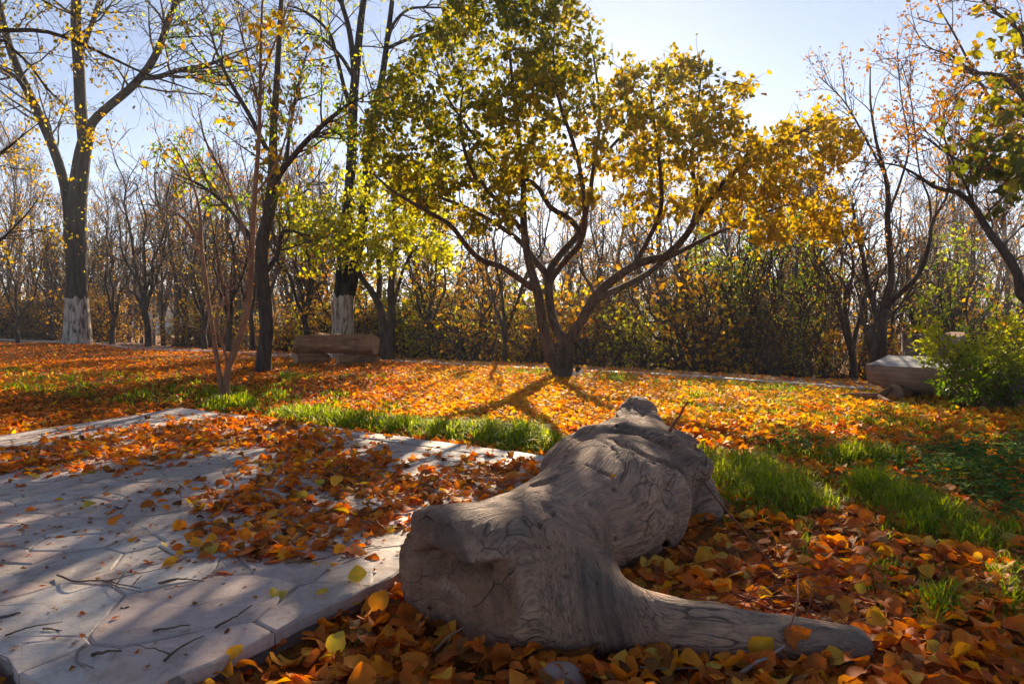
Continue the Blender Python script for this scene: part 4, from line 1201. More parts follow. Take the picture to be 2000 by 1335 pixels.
# ---- tall thin tree at the right, behind the hewn log
def right_tree():
    D = 8.6; T = Tree(707); rg = T.rg; k = .8 * D / F
    base = at(1722, 735, D); base[2] = H(base[0], base[1])
    P0, R0 = T.limb([base + (0, 0, -.15)] + pxl(D, (1722, 720), (1722, 670), (1724, 620), (1732, 580), (1741, 545), (1739, 500), (1733, 440), (1735, 380), (1726, 330), (1712, 280), (1700, 200), (1700, 130)), 0, 0, np.array([14, 12, 11.5, 11, 10, 8, 7.5, 7, 6, 4.5, 3.5, 2.5, 1.2]) * k)
    ms = [(P0, R0)]
    ms.append(T.limb(pxl(D, (1728, 605), (1745, 585, -.1), (1772, 560, -.2), (1795, 535, -.3), (1808, 500, -.4), (1816, 470, -.4), (1822, 430, -.4), (1850, 380, -.4), (1850, 300, -.4), (1790, 240, -.3)), 0, 0, np.array([7, 6.5, 6, 5.5, 5, 4.5, 4, 3, 2, 1]) * k))
    ms.append(T.limb(pxl(D, (1716, 640), (1708, 600, .2), (1694, 550, .4), (1685, 500, .5), (1672, 450, .7), (1665, 400, .8)), 0, 0, np.array([8, 7, 6, 5, 4, 2]) * k))
    ms.append(T.limb(pxl(D, (1728, 340), (1690, 270, .2), (1650, 200, .4), (1600, 150, .5)), 0, 0, np.array([3, 2.5, 1.8, 1]) * k))
    ms.append(T.limb(pxl(D, (1734, 420), (1760, 350, .2), (1775, 280, .3), (1760, 190, .4), (1752, 100, .4)), 0, 0, np.array([3.5, 3, 2.4, 1.6, 1]) * k))
    ms.append(T.limb(pxl(D, (1818, 450, -.4), (1815, 390, -.2), (1795, 330, 0), (1780, 200, .1), (1760, 120, .2)), 0, 0, np.array([3, 2.6, 2, 1.5, 1]) * k))
    Pm = np.array([p for p, r in ms]); Rm = np.array([r for p, r in ms])
    P1, R1 = T.level(Pm, Rm, 12, 0.85, 0.008, K=6, ang=0.6, wander=0.14, trop=0.08, f0=0.4, rmin=0.003, sides=3)
    P2, R2 = T.level(P1, R1, 5, 0.4, 0.003, K=5, ang=0.6, wander=0.18, trop=0.05, rmin=0.0018)
    t = T.build('thin_tree', 'tall thin nearly bare tree rising behind the left end of the hewn log', 'tree', base, BARK_DARK, sides=10)
    lp = T.tips(P2, 1000, 0.2, 1.0, 0.03)
    crown(t, lp, base, RUST, 0.04, LEAF_FAR, rg, (0.0, 0.8))
    # its knobbly neighbour with a limewashed foot
    D = 7.9; k = D / F; T = Tree(717); rg = T.rg
    base = at(1705, 760, D); base[2] = H(base[0], base[1])
    P0, R0 = T.limb([base + (0, 0, -.1)] + pxl(D, (1705, 745), (1705, 715), (1704, 690), (1704, 668), (1702, 652), (1704, 640)), 0, 0, np.array([10, 8.5, 7.5, 7.5, 12, 13, 3]) * k)
    T.limb(pxl(D, (1704, 655), (1712, 620, .1), (1708, 580, .2), (1715, 540, .2)), 0, 0, np.array([5, 4, 3, 1.5]) * k)
    T.limb(pxl(D, (1700, 655), (1685, 625, .1), (1680, 590, .1), (1668, 550, .2)), 0, 0, np.array([4, 3, 2.2, 1]) * k)
    Pm = np.array([p for p, r in T.limbs]); Rm = np.array([r for p, r in T.limbs])
    P1, R1 = T.level(Pm[1:], Rm[1:], 8, 0.6, 0.006, K=6, ang=0.7, trop=0.05, rmin=0.003)
    t = T.build('knobbly_tree', 'short pollarded dark trunk with knobbly head and limewashed foot, left of the hewn log', 'tree', base, BARK_DARK, sides=12)
    V, q = band_tube(P0, R0, base[2] - .05, at(1705, 728, D)[2], base, 1.04, 30)
    obj('whitewash', mk_mesh('whitewash', V, [q], [WHITEWASH]), t)
right_tree()

# ---- near tree on the right: its bough reaches into the picture
def right_bough():
    T = Tree(808); rg = T.rg
    base = np.array([4.75, 4.9, 0.0]); base[2] = H(base[0], base[1])
    P0, R0 = T.limb([base + (0, 0, -.15), base + (0, 0, .1), base + (-.02, 0, .7), base + (-.05, .0, 1.2), base + (0, 0, 2.0), base + (.1, .1, 3.0), base + (.2, .1, 4.2)], 0, 0, [0.15, 0.12, 0.105, 0.095, 0.08, 0.06, 0.03])
    ms = []
    D = 4.9
    ms.append(T.limb([P0[6]] + pxl(D, (2020, 600), (1994, 550), (1965, 495, .1), (1940, 465, .2), (1918, 430, .3), (1900, 400, .4), (1870, 375, .5), (1830, 368, .7), (1795, 345, .9), (1760, 325, 1.0), (1720, 318, 1.1), (1660, 316, 1.2)), 0, 0, [.05, .038, .034, .030, .028, .025, .022, .020, .016, .012, .009, .006, .003]))
    ms.append(T.limb([P0[10]] + pxl(D, (2060, 330), (2000, 330, -.1), (1960, 335, -.2), (1900, 325, -.2), (1850, 300, -.1), (1790, 255, .0)), 0, 0, [.03, .025, .02, .016, .012, .008, .003]))
    ms.append(T.limb([P0[12]] + pxl(D, (2060, 240), (2000, 190, .1), (1960, 150, .2), (1900, 140, .3), (1860, 110, .3), (1800, 90, .4)), 0, 0, [.03, .025, .02, .016, .012, .008, .003]))
    ms.append(T.limb([P0[14]] + pxl(D, (2040, 130), (1990, 60, .3), (1940, 20, .5), (1880, -40, .6)), 0, 0, [.03, .02, .015, .01, .004]))
    ms.append(T.limb([P0[12]] + pxl(D, (2080, 260, .8), (2010, 230, 1.0), (1940, 200, 1.1), (1860, 60, 1.2), (1830, 10, 1.2)), 0, 0, [.03, .022, .017, .012, .008, .003]))
    ms.append(T.limb(pxl(D, (1905, 405, .4), (1880, 350, .3), (1850, 290, .2), (1840, 230, .2)), 0, 0, [.012, .009, .006, .003]))
    Pm = np.array([p for p, r in ms]); Rm = np.array([r for p, r in ms])
    P1, R1 = T.level(Pm, Rm, 13, 0.75, 0.008, K=7, ang=0.8, wander=0.17, trop=0.04, f0=0.2, rmin=0.0028, sides=4)
    P2, R2 = T.level(P1, R1, 6, 0.33, 0.003, K=5, ang=0.7, wander=0.2, trop=0.0, rmin=0.0014)
    t = T.build('bough_tree', 'near tree at the right edge whose dark bough and big leaves hang into view', 'tree', base, BARK_DARK, sides=10)
    lp = []
    for (u, v, su, sv, n) in ((1960, 330, 50, 35, 130), (1920, 290, 50, 30, 70), (1980, 235, 40, 40, 60), (1890, 330, 40, 25, 30), (1960, 390, 40, 20, 35), (1940, 70, 60, 60, 30), (1870, 60, 40, 40, 14), (1990, 140, 30, 60, 30), (1900, 230, 40, 30, 20), (1990, 300, 20, 50, 60), (1820, 230, 20, 30, 4), (1930, 150, 60, 40, 16), (2020, 250, 60, 120, 80)):
        lp += [at(u + rg.normal(0, su * .6), v + rg.normal(0, sv * .6), D + rg.normal(.1, .35)) for _ in range(n)]
    lp = np.array(lp)
    wood = np.concatenate([P1.reshape(-1, 3), P2.reshape(-1, 3)])
    kd = KDTree(len(wood))
    for i, w in enumerate(wood): kd.insert(w, i)
    kd.balance()
    lp = np.array([np.array(kd.find(p)[0]) * .8 + p * .2 for p in lp])
    tone = np.clip(rg.normal(.45, .22, len(lp)) - 0.35 * (px(lp)[:, 1] > 260), 0, 1)
    R9 = hang_frames(len(lp), rg, 0.8)
    protos = []
    for kk in range(10):
        V, f, nv = leaf_geo(np.zeros((1, 3)), np.eye(3)[None], [1.0], LEAF_NEAR, rg, np.array([kk * 2 + 1]))
        protos.append([mk_mesh('leaf', V, [f], [GOLD], np.full(len(V), tv)) for tv in (0.05, 0.35, 0.7)])
    order = np.argsort(px(lp)[:, 2]); vis = [i for i in order if px(lp[i])[0] < 2010][:300]
    for a, i in enumerate(vis):
        o = obj('leaf', protos[a % 10][int(np.clip(tone[i] * 3, 0, 2))], t)
        M = Matrix([list(R9[i][r]) for r in range(3)]).transposed().to_4x4()
        o.matrix_local = Matrix.Translation(Vector(lp[i] - base)) @ M @ Matrix.Scale(rg.uniform(0.05, 0.085), 4)
    rest = np.setdiff1d(np.arange(len(lp)), vis)
    if len(rest): crown(t, lp[rest], base, GOLD, 0.07, LEAF_MID, rg, droop=0.8, tonev=tone[rest])
    lp2 = T.tips(P2, 1800, 0.2, 1.0, 0.03)
    crown(t, lp2, base, RUST, 0.032, LEAF_FAR, rg, (0.0, 0.7))
right_bough()

# ---- tree beyond the left edge: a thin dark bough crosses the sky
def left_bough():
    T = Tree(909); rg = T.rg; D = 6.6
    base = np.array([-6.6, 7.2, 0.0]); base[2] = H(base[0], base[1])
    P0, R0 = T.limb([base + (0, 0, -.15), base + (0, 0, .1), base + (.05, 0, 1.0), base + (.1, -.1, 2.0), base + (.2, -.2, 3.2), base + (.2, -.2, 4.6)], 0, 0, [.16, .13, .12, .10, .08, .03])
    ms = []
    ms.append(T.limb([P0[14]] + pxl(D, (-60, 75), (20, 60), (90, 62, .1), (150, 82, .2), (215, 112, .3), (290, 147, .5), (360, 170, .7), (440, 200, .9)), 0, 0, [.03, .024, .020, .018, .016, .013, .010, .007, .003]))
    ms.append(T.limb([P0[12]] + pxl(D, (-40, 90), (40, 110, .2), (90, 170, .4), (140, 220, .5), (150, 235, .5)), 0, 0, [.025, .016, .013, .009, .005, .003]))
    ms.append(T.limb([P0[16]] + pxl(D, (-60, 10), (30, -20, -.2), (120, 20, -.1), (200, 50, 0)), 0, 0, [.025, .016, .011, .007, .003]))
    ms.append(T.limb([P0[10]] + pxl(D, (-70, 330), (0, 300, .2), (50, 260, .3), (90, 230, .4)), 0, 0, [.025, .016, .011, .007, .003]))
    ms.append(T.limb([P0[7]] + pxl(D, (-60, 520), (0, 470, .2), (50, 420, .3), (80, 380, .4)), 0, 0, [.025, .016, .011, .007, .003]))
    Pm = np.array([p for p, r in ms]); Rm = np.array([r for p, r in ms])
    P1, R1 = T.level(Pm, Rm, 11, 0.8, 0.007, K=7, ang=0.8, wander=0.17, trop=0.0, f0=0.3, rmin=0.003, sides=3)
    P2, R2 = T.level(P1, R1, 5, 0.4, 0.003, K=5, ang=0.7, wander=0.2, trop=-0.03, rmin=0.0016)
    t = T.build('leaning_bough_tree', 'tree at the left edge with a thin dark bough sloping across the sky', 'tree', base, BARK_DARK, sides=10)
    lp = T.tips(P2, 1500, 0.2, 1.0, 0.04)
    q = px(lp); lp = lp[(q[:, 0] < 260) | (rg.random(len(lp)) < .2)]
    crown(t, lp, base, GOLD, 0.036, LEAF_MID, rg, (0.3, 1.0))
left_bough()
# ------------------------------------------------------------------ background trees and thickets
O = np.zeros(3)
def proto_vase(seed, leafmat, nleaf, h=4.2, r=0.066, fork=0.75, tone=(0, 1), lsize=0.055):
    T = Tree(seed); rg = T.rg
    T.limb([O - (0, 0, .6), O + (0, 0, .1), O + rg.normal(0, .03, 3) * (1, 1, 0) + (0, 0, fork * .6), O + rg.normal(0, .05, 3) * (1, 1, 0) + (0, 0, fork)], 0, 0, [r * 1.5, r * 1.2, r, r * .95])
    top = T.limbs[0][0][-1]; n = rg.integers(3, 6); ms = []; a0 = rg.random() * 6.28
    for i in range(n):
        a = a0 + i * 6.283 / n + rg.normal(0, .25); sp = rg.uniform(0.4, 0.75)
        d = np.array([math.cos(a), math.sin(a), 0])
        hh = h * rg.uniform(.75, 1.05) - fork
        ms.append(T.limb([top - (0, 0, .05), top + d * .18 * sp + (0, 0, .12 * hh), top + d * .6 * sp + (0, 0, .38 * hh), top + d * 1.1 * sp + rg.normal(0, .12, 3) + (0, 0, .7 * hh), top + d * 1.5 * sp + rg.normal(0, .2, 3) + (0, 0, hh)], 0, 0, [r * .75, r * .62, r * .45, r * .28, r * .08], wob=.25))
    Pm = np.array([p for p, q in ms]); Rm = np.array([q for p, q in ms])
    P1, R1 = T.level(Pm, Rm, 12, 1.15, 0.018, K=6, ang=0.75, wander=0.17, trop=0.07, f0=0.2, rmin=0.007, sides=4)
    P2, R2 = T.level(P1, R1, 6, 0.55, 0.007, K=5, ang=0.7, wander=0.2, trop=0.05, rmin=0.0042)
    t = T.build('bare_tree', 'x', 'tree', O, BARK_DARK, sides=8, split_limbs=False)
    if nleaf: crown(t, T.tips(P2, nleaf, .2, 1, .05), O, leafmat, lsize, LEAF_FAR, rg, tone)
    return t
def proto_tall(seed, h=9.0, r=0.11, nleaf=250):
    T = Tree(seed); rg = T.rg
    T.limb([O - (0, 0, .6), O + (0, 0, .1)] + [np.array([rg.normal(0, .12), rg.normal(0, .12), h * f]) for f in (.25, .5, .75, 1.0)], 0, 0, [r * 1.3, r * 1.1, r * .85, r * .6, r * .35, r * .08])
    P0, R0 = np.array([T.limbs[0][0]]), np.array([T.limbs[0][1]])
    P1, R1 = T.level(P0, R0, 30, 3.0, 0.035, K=8, ang=0.6, wander=0.11, trop=0.11, f0=0.22, rmin=0.012, sides=4, lenfall=.6)
    P2, R2 = T.level(P1, R1, 8, 1.1, 0.012, K=6, ang=0.6, wander=0.15, trop=0.08, rmin=0.008)
    P3, R3 = T.level(P2, R2, 3, 0.6, 0.007, K=4, ang=0.55, wander=0.15, trop=0.06, rmin=0.006)
    t = T.build('tall_tree', 'x', 'tree', O, BARK_DARK, sides=8, split_limbs=False)
    if nleaf: crown(t, T.tips(P3, nleaf, .2, 1, .08), O, RUST, 0.10, LEAF_FAR, rg, (0, 1))
    return t
def proto_shrub(seed, leafmat, nleaf, h=2.8, stems=11, lsize=0.05, tone=(0, 1), spread=.55, lance=False, base_twigs=True):
    T = Tree(seed); rg = T.rg; ms = []
    for i in range(stems):
        a = rg.random() * 6.28; d = np.array([math.cos(a), math.sin(a), 0]) * rg.uniform(.15, 1)
        hh = h * rg.uniform(.6, 1.05); r = rg.uniform(.014, .032)
        ms.append(T.limb([d * .15 - (0, 0, .3), d * .2 + (0, 0, .05), d * (.25 + .25 * spread) + rg.normal(0, .06, 3) + (0, 0, hh * .35), d * (.3 + .7 * spread) + rg.normal(0, .12, 3) + (0, 0, hh * .7), d * (.35 + 1.1 * spread) + rg.normal(0, .18, 3) + (0, 0, hh)], 0, 0, [r * 1.2, r, r * .75, r * .45, r * .12], wob=.3))
    Pm = np.array([p for p, q in ms]); Rm = np.array([q for p, q in ms])
    P1, R1 = T.level(Pm, Rm, 9, .75, 0.009, K=6, ang=0.8, wander=0.2, trop=0.04, f0=0.15, rmin=0.0045, sides=3)
    P2, R2 = T.level(P1, R1, 5, .38, 0.004, K=4, ang=0.8, wander=0.2, trop=0.03, rmin=0.003)
    t = T.build('shrub', 'x', 'shrub', O, BARK_DARK, sides=6, split_limbs=False)
    if nleaf: crown(t, T.tips(P2, nleaf, .1, 1, .04), O, leafmat, lsize, LEAF_LANCE if lance else LEAF_FAR, rg, tone)
    return t

vases = [proto_vase(31, RUST, 450), proto_vase(32, OLIVE, 700), proto_vase(33, RUST, 250, 4.6, .075, .9), proto_vase(34, RUST, 120, 3.6, .055, .6)]
talls = [proto_tall(41), proto_tall(42, 10.5, .13, 120), proto_tall(43, 8, .1, 500)]
thick = [proto_shrub(51, OLIVE, 700, lsize=.05), proto_shrub(52, RUST, 400, 2.5, 11, lsize=.05), proto_shrub(53, LIME, 600, 3.0, 9, lsize=.05), proto_shrub(54, OLIVE, 250, 2.2, 12, lsize=.05)]
willows = [proto_shrub(61, GREEN, 1400, 3.3, 9, .085, (.25, 1), .45, True)]
under = [proto_shrub(71, LIME, 1000, 1.1, 12, .065, (.1, .9), .8), proto_shrub(72, RUST, 1200, 1.0, 13, .065, (.1, 1), .9), proto_shrub(73, RUST, 800, 1.3, 14, .06, (.4, 1), .7)]
protos_used = set()
def put(protos, k, u, D, label, cat_group=None, s=1.0, rz=None, z=None, sz=1.0, name=None):
    p = protos[k % len(protos)]
    x = at(u, 620, D)[0]; zz = float(H(x, D)) if z is None else z
    rz = rng.random() * 6.283 if rz is None else rz
    if id(p) not in protos_used:
        protos_used.add(id(p)); r = p
        r.location = (x, D, zz); r.rotation_euler = (0, 0, rz); r.scale = (s, s, s * sz); r['label'] = label
        if cat_group: r['group'] = cat_group
    else:
        r = dup(p, (x, D, zz), rz, (s, s, s * sz), label, cat_group)
    return r

def spot(u, D, near):
    w = ('left of the massive limewashed trunk' if u < 125 else 'between the massive trunk and the log bench' if u < 560 else 'between the log bench and the golden tree' if u < 1060
         else 'between the golden tree and the hewn log' if u < 1700 else 'behind the hewn log and green bush')
    return w + (', nearest the kerb' if D < near else ', farther back')
# small orchard trees one can tell apart
NAMED = [
    (0, 218, 19.5, 1.0, 'small vase shaped tree just right of the massive limewashed trunk'),
    (2, 289, 18.0, 1.05, 'straight double stemmed small tree in front of the far brown building'),
    (3, 34, 20.0, 1.1, 'small forked tree left of the massive limewashed trunk, at the picture edge'),
    (1, 399, 16.5, .9, 'low wide forking tree behind the slim brown sapling stems'),
    (2, 445, 15.2, .85, 'dark bare tree standing directly behind the brown sapling'),
    (0, 492, 16.0, .95, 'thin forked tree just left of the slim dark curving trunk'),
    (1, 598, 14.6, 1.0, 'leaning bare tree behind the left end of the log bench'),
    (3, 985, 12.0, .9, 'crooked small tree left behind the golden tree'),
    (2, 1182, 15.5, .9, 'dark straight small tree close behind the golden tree foot'),
    (0, 1302, 17.0, 1.3, 'tall small tree behind the right bough of the golden tree'),
    (3, 1668, 9.8, .9, 'small tree with reddish foot left of the knobbly pollard'),
    (1, 838, 13.6, .75, 'small round leafy tree beside the kerb, left of the golden tree'),
]
for k, u, D, s, lab in NAMED: put(vases, k, u, D, lab, None, s)

# orchard further back
gV = 'bare orchard trees in the belt behind the path'
for i in range(76):
    u = rng.uniform(-180, 2250); D0 = np.interp(u, [-200, 400, 800, 1200, 1700, 2300], [24, 20, 16, 13.5, 12.5, 12]) 
    D = D0 + rng.uniform(0, 16)
    if 860 < u < 1380 and D < 19: D += 8
    put(vases, rng.integers(0, 4), u, D, 'small bare forked tree ' + spot(u, D, np.interp(u, [0, 1700], [27, 18])), gV, rng.uniform(.8, 1.25) * (1.25 if D > 20 else 1), sz=rng.uniform(.9, 1.2))
gT = 'tall bare trees at the back of the wood'
for i, u in enumerate([-60, 40, 95, 205, 250, 300, 345, 400, 470, 560, 620, 640, 770, 830, 1290, 1370, 1480, 1530, 1590, 1640, 1780, 1830, 1900, 1960, 2060, 2130, 130, 1950, 1880, 1240, 190, 225, 265, 285, 320, 360, 385, 420, 440, 480, 500, 535, 590, 20, 70, 1690, 1800, 1860, 1010, 1060, 1110, 1160, 1210, 960, 1330, 900, 1420, 1560, 155, 345, 430, 610]):
    D = rng.uniform(24, 42)
    s = np.interp(u, [0, 250, 330, 700, 900, 1300, 1400, 1700, 1850, 2000], [1.0, .62, .8, .75, .45, .95, .8, .75, .95, 1.1]) * rng.uniform(.95, 1.25) * D / 34
    put(talls, rng.integers(0, 3), u, D, 'tall bare far tree ' + spot(u, D, 31).replace(', nearest the kerb', ', front row').replace(', farther back', ', back row'), gT, s)
# thickets
gK = 'bare twiggy shrubs crowding the slope behind the path'
for i in range(62):
    u = rng.uniform(1130, 1720) if i % 3 else rng.uniform(780, 2200)
    x1 = at(u, 620, 10)[0] / 10
    D0 = np.interp(u, [780, 1000, 1200, 1700, 2200], [13.2, 12.0, 10.6, 9.0, 8.0])
    D = D0 + rng.uniform(0, 11)
    if 880 < u < 1340 and i % 5: continue
    put(thick, rng.integers(0, 4), u, D, 'twiggy half bare shrub ' + spot(u, D, np.interp(u, [800, 1700], [16, 13])), gK, rng.uniform(.55, 1.15))
for u, D, s, lab in ((1455, 12.6, 1.1, 'dense green willow shrub in the thicket, left of its twin under the golden crown'), (1530, 12.0, .95, 'dense green willow shrub in the thicket, nearer the thin right tree'),
                     (1400, 14.0, 1.0, 'green willow shrub deepest in the thicket, behind the golden tree right bough'), (1885, 10.5, .8, 'green willow shrub rising behind the stump at the right')):
    put(willows, 0, u, D, lab, None, s)
# undergrowth behind the kerb
gU = 'low leafy undergrowth bushes behind the kerb'
for i in range(88):
    u = rng.uniform(-120, 1120) if i < 76 else rng.uniform(1120, 2150)
    D0 = np.interp(u, [-200, 100, 400, 800, 1200, 1700, 2200], [24, 22, 17.5, 13.8, 11.2, 9.6, 8.6])
    D = D0 + rng.uniform(0, 7)
    ku = int(rng.integers(0, 3))
    if 250 < u < 530 and i % 3: continue
    put(under, ku, u, D, ('low yellow green bush ', 'low rusty leaved bush ', 'low twiggy amber leaved bush ')[ku] + spot(u, D, np.interp(u, [0, 1700], [24, 13])), gU, rng.uniform(.8, 1.5))
for p in vases + talls + thick + willows + under:
    assert id(p) in protos_used
# the wood that closes the view: one mass
def far_wood():
    rg = np.random.default_rng(77)
    n = 300
    S = np.column_stack([rg.uniform(-85, 85, n), rg.uniform(48, 80, n), np.full(n, -1.1)])
    hh = rg.uniform(2.5, 6.0, n) * np.interp(S[:, 0], [-60, -20, -5, 10, 20, 60], [1.3, .9, .55, .6, 1.0, 1.2])
    P0 = walk(S, np.tile([0, 0, 1.0], (n, 1)), hh, 7, 0.06, 0.1, rg); R0 = taper(np.full(n, .09), np.full(n, .02), 7)
    T = Tree(78); T.wood.append((P0, R0, 4))
    P1, R1 = T.level(P0, R0, 11, 2.2, .03, K=5, ang=.7, trop=.1, f0=.15, rmin=.014)
    P2, R2 = T.level(P1, R1, 3, 1.0, .014, K=4, ang=.7, trop=.06, rmin=.010)
    V, q = join([tubes(*w) for w in T.wood])
    o = obj('woods', mk_mesh('woods', V, [q], [TWIG]), kind='stuff')
    lp = T.tips(P2, 10000, .1, 1, .15)
    R = hang_frames(len(lp), rg)
    obj('foliage', leaf_mesh('foliage', lp, R, rg.uniform(.1, .22, len(lp)), rg.random(len(lp)), LEAF_FAR, OLIVE, rg), kind='stuff')
far_wood()
# ------------------------------------------------------------------ log bench, hewn log, stump
def mat_wood(name, c1, c2, dark, axis_rot=0.0, sc=40.0):
    t = NT(name)
    co = t.coords((0.08, 1, 1), (0, 0, axis_rot))
    n1 = t.noise(co, sc, 5, 0.65, 0.3); n2 = t.noise(t.coords(), 6, 4)
    c = t.mix(t.ramp(n1, [(0.3, 0.0), (0.7, 1.0)]), c1, c2)
    c = t.mix(t.ramp(n2, [(0.45, 0.0), (0.7, 0.6)]), c, dark)
    return t.finish(c, 0.85, n1, 0.8, 0.012, 0.25)
BENCHW = mat_wood('bench_log_wood', (0.12, 0.05, 0.025), (0.42, 0.20, 0.095), (0.07, 0.035, 0.022))
STUMPW = mat_bark('stump_bark', (0.10, 0.07, 0.055), (0.48, 0.38, 0.31), 0.3, 9, 1.0, 0.04)
ENDW = mat_wood('sawn_end_wood', (0.30, 0.17, 0.09), (0.42, 0.26, 0.15), (0.18, 0.09, 0.05), 0.7, 14)
HEWN = mat_wood('hewn_face_grey', (0.30, 0.30, 0.31), (0.48, 0.47, 0.46), (0.20, 0.19, 0.18))
HEWNS = mat_wood('hewn_side_brown', (0.17, 0.11, 0.075), (0.34, 0.245, 0.175), (0.12, 0.07, 0.05))

def log_piece(L, r, ns=40, K=30, seed=0, flat_top=None, rough=0.05, squash=1.0, groove=None):
    """round log along X with sawn ends; returns V, side quads, end tris"""
    rg = np.random.default_rng(seed)
    th = np.arange(ns) / ns * 2 * math.pi; x = np.linspace(-L / 2, L / 2, K)
    X, T = np.meshgrid(x, th, indexing='ij')
    p = np.stack([X / max(r, .01) * .35, np.cos(T) * 1.6, np.sin(T) * 1.6 + seed * 7.7], -1)
    R = r * (1 + rough * 1.6 * fbm(p, 3, seed) + rough * .45 * vnoise(p * np.array([2, 9, 9]), seed + 5))
    if groove is not None: R = R - r * groove(X, T)
    R[0] *= .965; R[-1] *= .965
    Y, Z = R * np.cos(T), R * np.sin(T) * squash
    if flat_top is not None:
        zt = flat_top * r; Z = np.where(Z > zt, zt + 0.012 * r * rg.normal(0, 1, Z.shape), Z)
    V = np.stack([X, Y, Z], -1).reshape(-1, 3)
    i = np.arange(K - 1)[:, None] * ns + np.arange(ns)[None]; j = np.arange(K - 1)[:, None] * ns + (np.arange(ns)[None] + 1) % ns
    q = np.stack([i, j, j + ns, i + ns], -1).reshape(-1, 4)
    a = np.arange(ns); b = (a + 1) % ns; n = len(V)
    V = np.concatenate([V, [[-L / 2 - .004, 0, 0], [L / 2 + .004, 0, 0]]])
    e = np.concatenate([np.stack([b, a, np.full(ns, n)], -1), np.stack([(K - 1) * ns + a, (K - 1) * ns + b, np.full(ns, n + 1)], -1)])
    return V, q, e
def log_obj(name, parent, loc, rz, L, r, seed, mats=None, **kw):
    V, q, e = log_piece(L, r, seed=seed, **kw)
    me = mk_mesh(name, V, [q, e], mats or [BENCHW, ENDW], midx=[0, 1])
    for p in me.polygons:
        if len(p.vertices) == 3: p.use_smooth = False
    o = obj(name, me, parent, loc); o.rotation_euler = (0, 0, rz); return o
def log_bench():
    c = gp(655, 712); D = c[1]
    t = thing('log_bench', 'rustic bench of one thick log on two short logs, before the limewashed twin trunk', 'bench', (c[0], D, float(H(c[0], D))))
    def gv(X, T):      # broken away left end and a long weathering split
        a = 0.26 * np.clip((-X - 0.36) / 0.05, 0, 1) * np.clip(np.sin(T) * 3 + .6, 0, 1)
        s = 0.07 * np.exp(-((T - 4.1 - 0.12 * np.sin(X * 5)) / 0.07) ** 2) * (X < .1)
        return a + s
    log_obj('seat', t, (0.01, 0.02, 0.315), rad(-14), 1.36, 0.165, 3, groove=gv, squash=.95, K=60, rough=.26)
    log_obj('leg', t, (-0.36, -0.03, 0.075), rad(42), 0.56, 0.090, 5, rough=.2)
    log_obj('leg', t, (0.37, -0.08, 0.075), rad(30), 0.64, 0.094, 8, rough=.2)
log_bench()
def hewn_log():
    # lies along the right side, flat hewn top tilted a little towards the viewer
    c0 = at(1716, 745, 6.7); c1 = at(2090, 800, 5.4)
    c0[2] = .235; c1[2] = 0.22
    ax = c1 - c0; L = np.linalg.norm(ax); mid = (c0 + c1) / 2
    t = thing('hewn_log_bench', 'long pale log with a hewn flat top, half hidden by the green bush', 'bench', (mid[0], mid[1], float(H(mid[0], mid[1]))))
    ns, K = 44, 60
    th = np.arange(ns) / ns * 2 * math.pi; s = np.linspace(0, 1, K)
    S, T = np.meshgrid(s, th, indexing='ij')
    prof = .205 + 0.02 * fbm(np.stack([S * 6, np.cos(T), np.sin(T)], -1), 3, 4) + .008 * vnoise(np.stack([S * 8, np.cos(T) * 8, np.sin(T) * 8], -1), 7)
    under = 0.10 * np.exp(-(S / .07) ** 2)                   # belly curves up at the left end
    Y = prof * np.cos(T) * 1.12; Z = prof * np.sin(T)
    Z = np.where(np.sin(T) < 0, Z * (1 - 2.2 * under), Z)
    zt = 0.105 - 0.0 * S
    wav = .035 * fbm(np.stack([S * 9, Y * 3, Y * 0], -1), 3, 12)
    cut = Z > zt + 0.22 * Y + wav                                    # plane tilted towards the viewer
    Zt = zt + 0.22 * Y + .4 * wav + 0.004 * fbm(np.stack([S * 40, Y * 60, Y * 0], -1), 2, 3)
    Z = np.where(cut, Zt, Z)
    V = np.stack([(S - .5) * L, Y, Z], -1).reshape(-1, 3)
    i = np.arange(K - 1)[:, None] * ns + np.arange(ns)[None]; j = np.arange(K - 1)[:, None] * ns + (np.arange(ns)[None] + 1) % ns
    q = np.stack([i, j, j + ns, i + ns], -1).reshape(-1, 4)
    topm = cut.reshape(-1)[q].all(1)
    a = np.arange(ns); b = (a + 1) % ns; n = len(V)
    V = np.concatenate([V, [[-L / 2 - .01, 0, 0], [L / 2, 0, 0]]])
    e = np.concatenate([np.stack([b, a, np.full(ns, n)], -1), np.stack([(K - 1) * ns + a, (K - 1) * ns + b, np.full(ns, n + 1)], -1)])
    rz = math.atan2(ax[1], ax[0])
    zb = 0.24
    o = obj('seat', mk_mesh('seat', V, [q[~topm], e], [HEWNS, ENDW], midx=[0, 1]), t, (0, 0, zb)); o.rotation_euler = (0, 0, rz)
    o = obj('hewn_top', mk_mesh('hewn_top', V, [q[topm]], [HEWN]), t, (0, 0, zb + .003)); o.rotation_euler = (0, 0, rz)
    for f in (-.30, .30):
        log_obj('leg', t, (ax[0] * f, ax[1] * f, 0.05), rz + rad(80), 0.42, 0.085, 11 + int(f * 10), mats=[BENCHW, ENDW])
hewn_log()
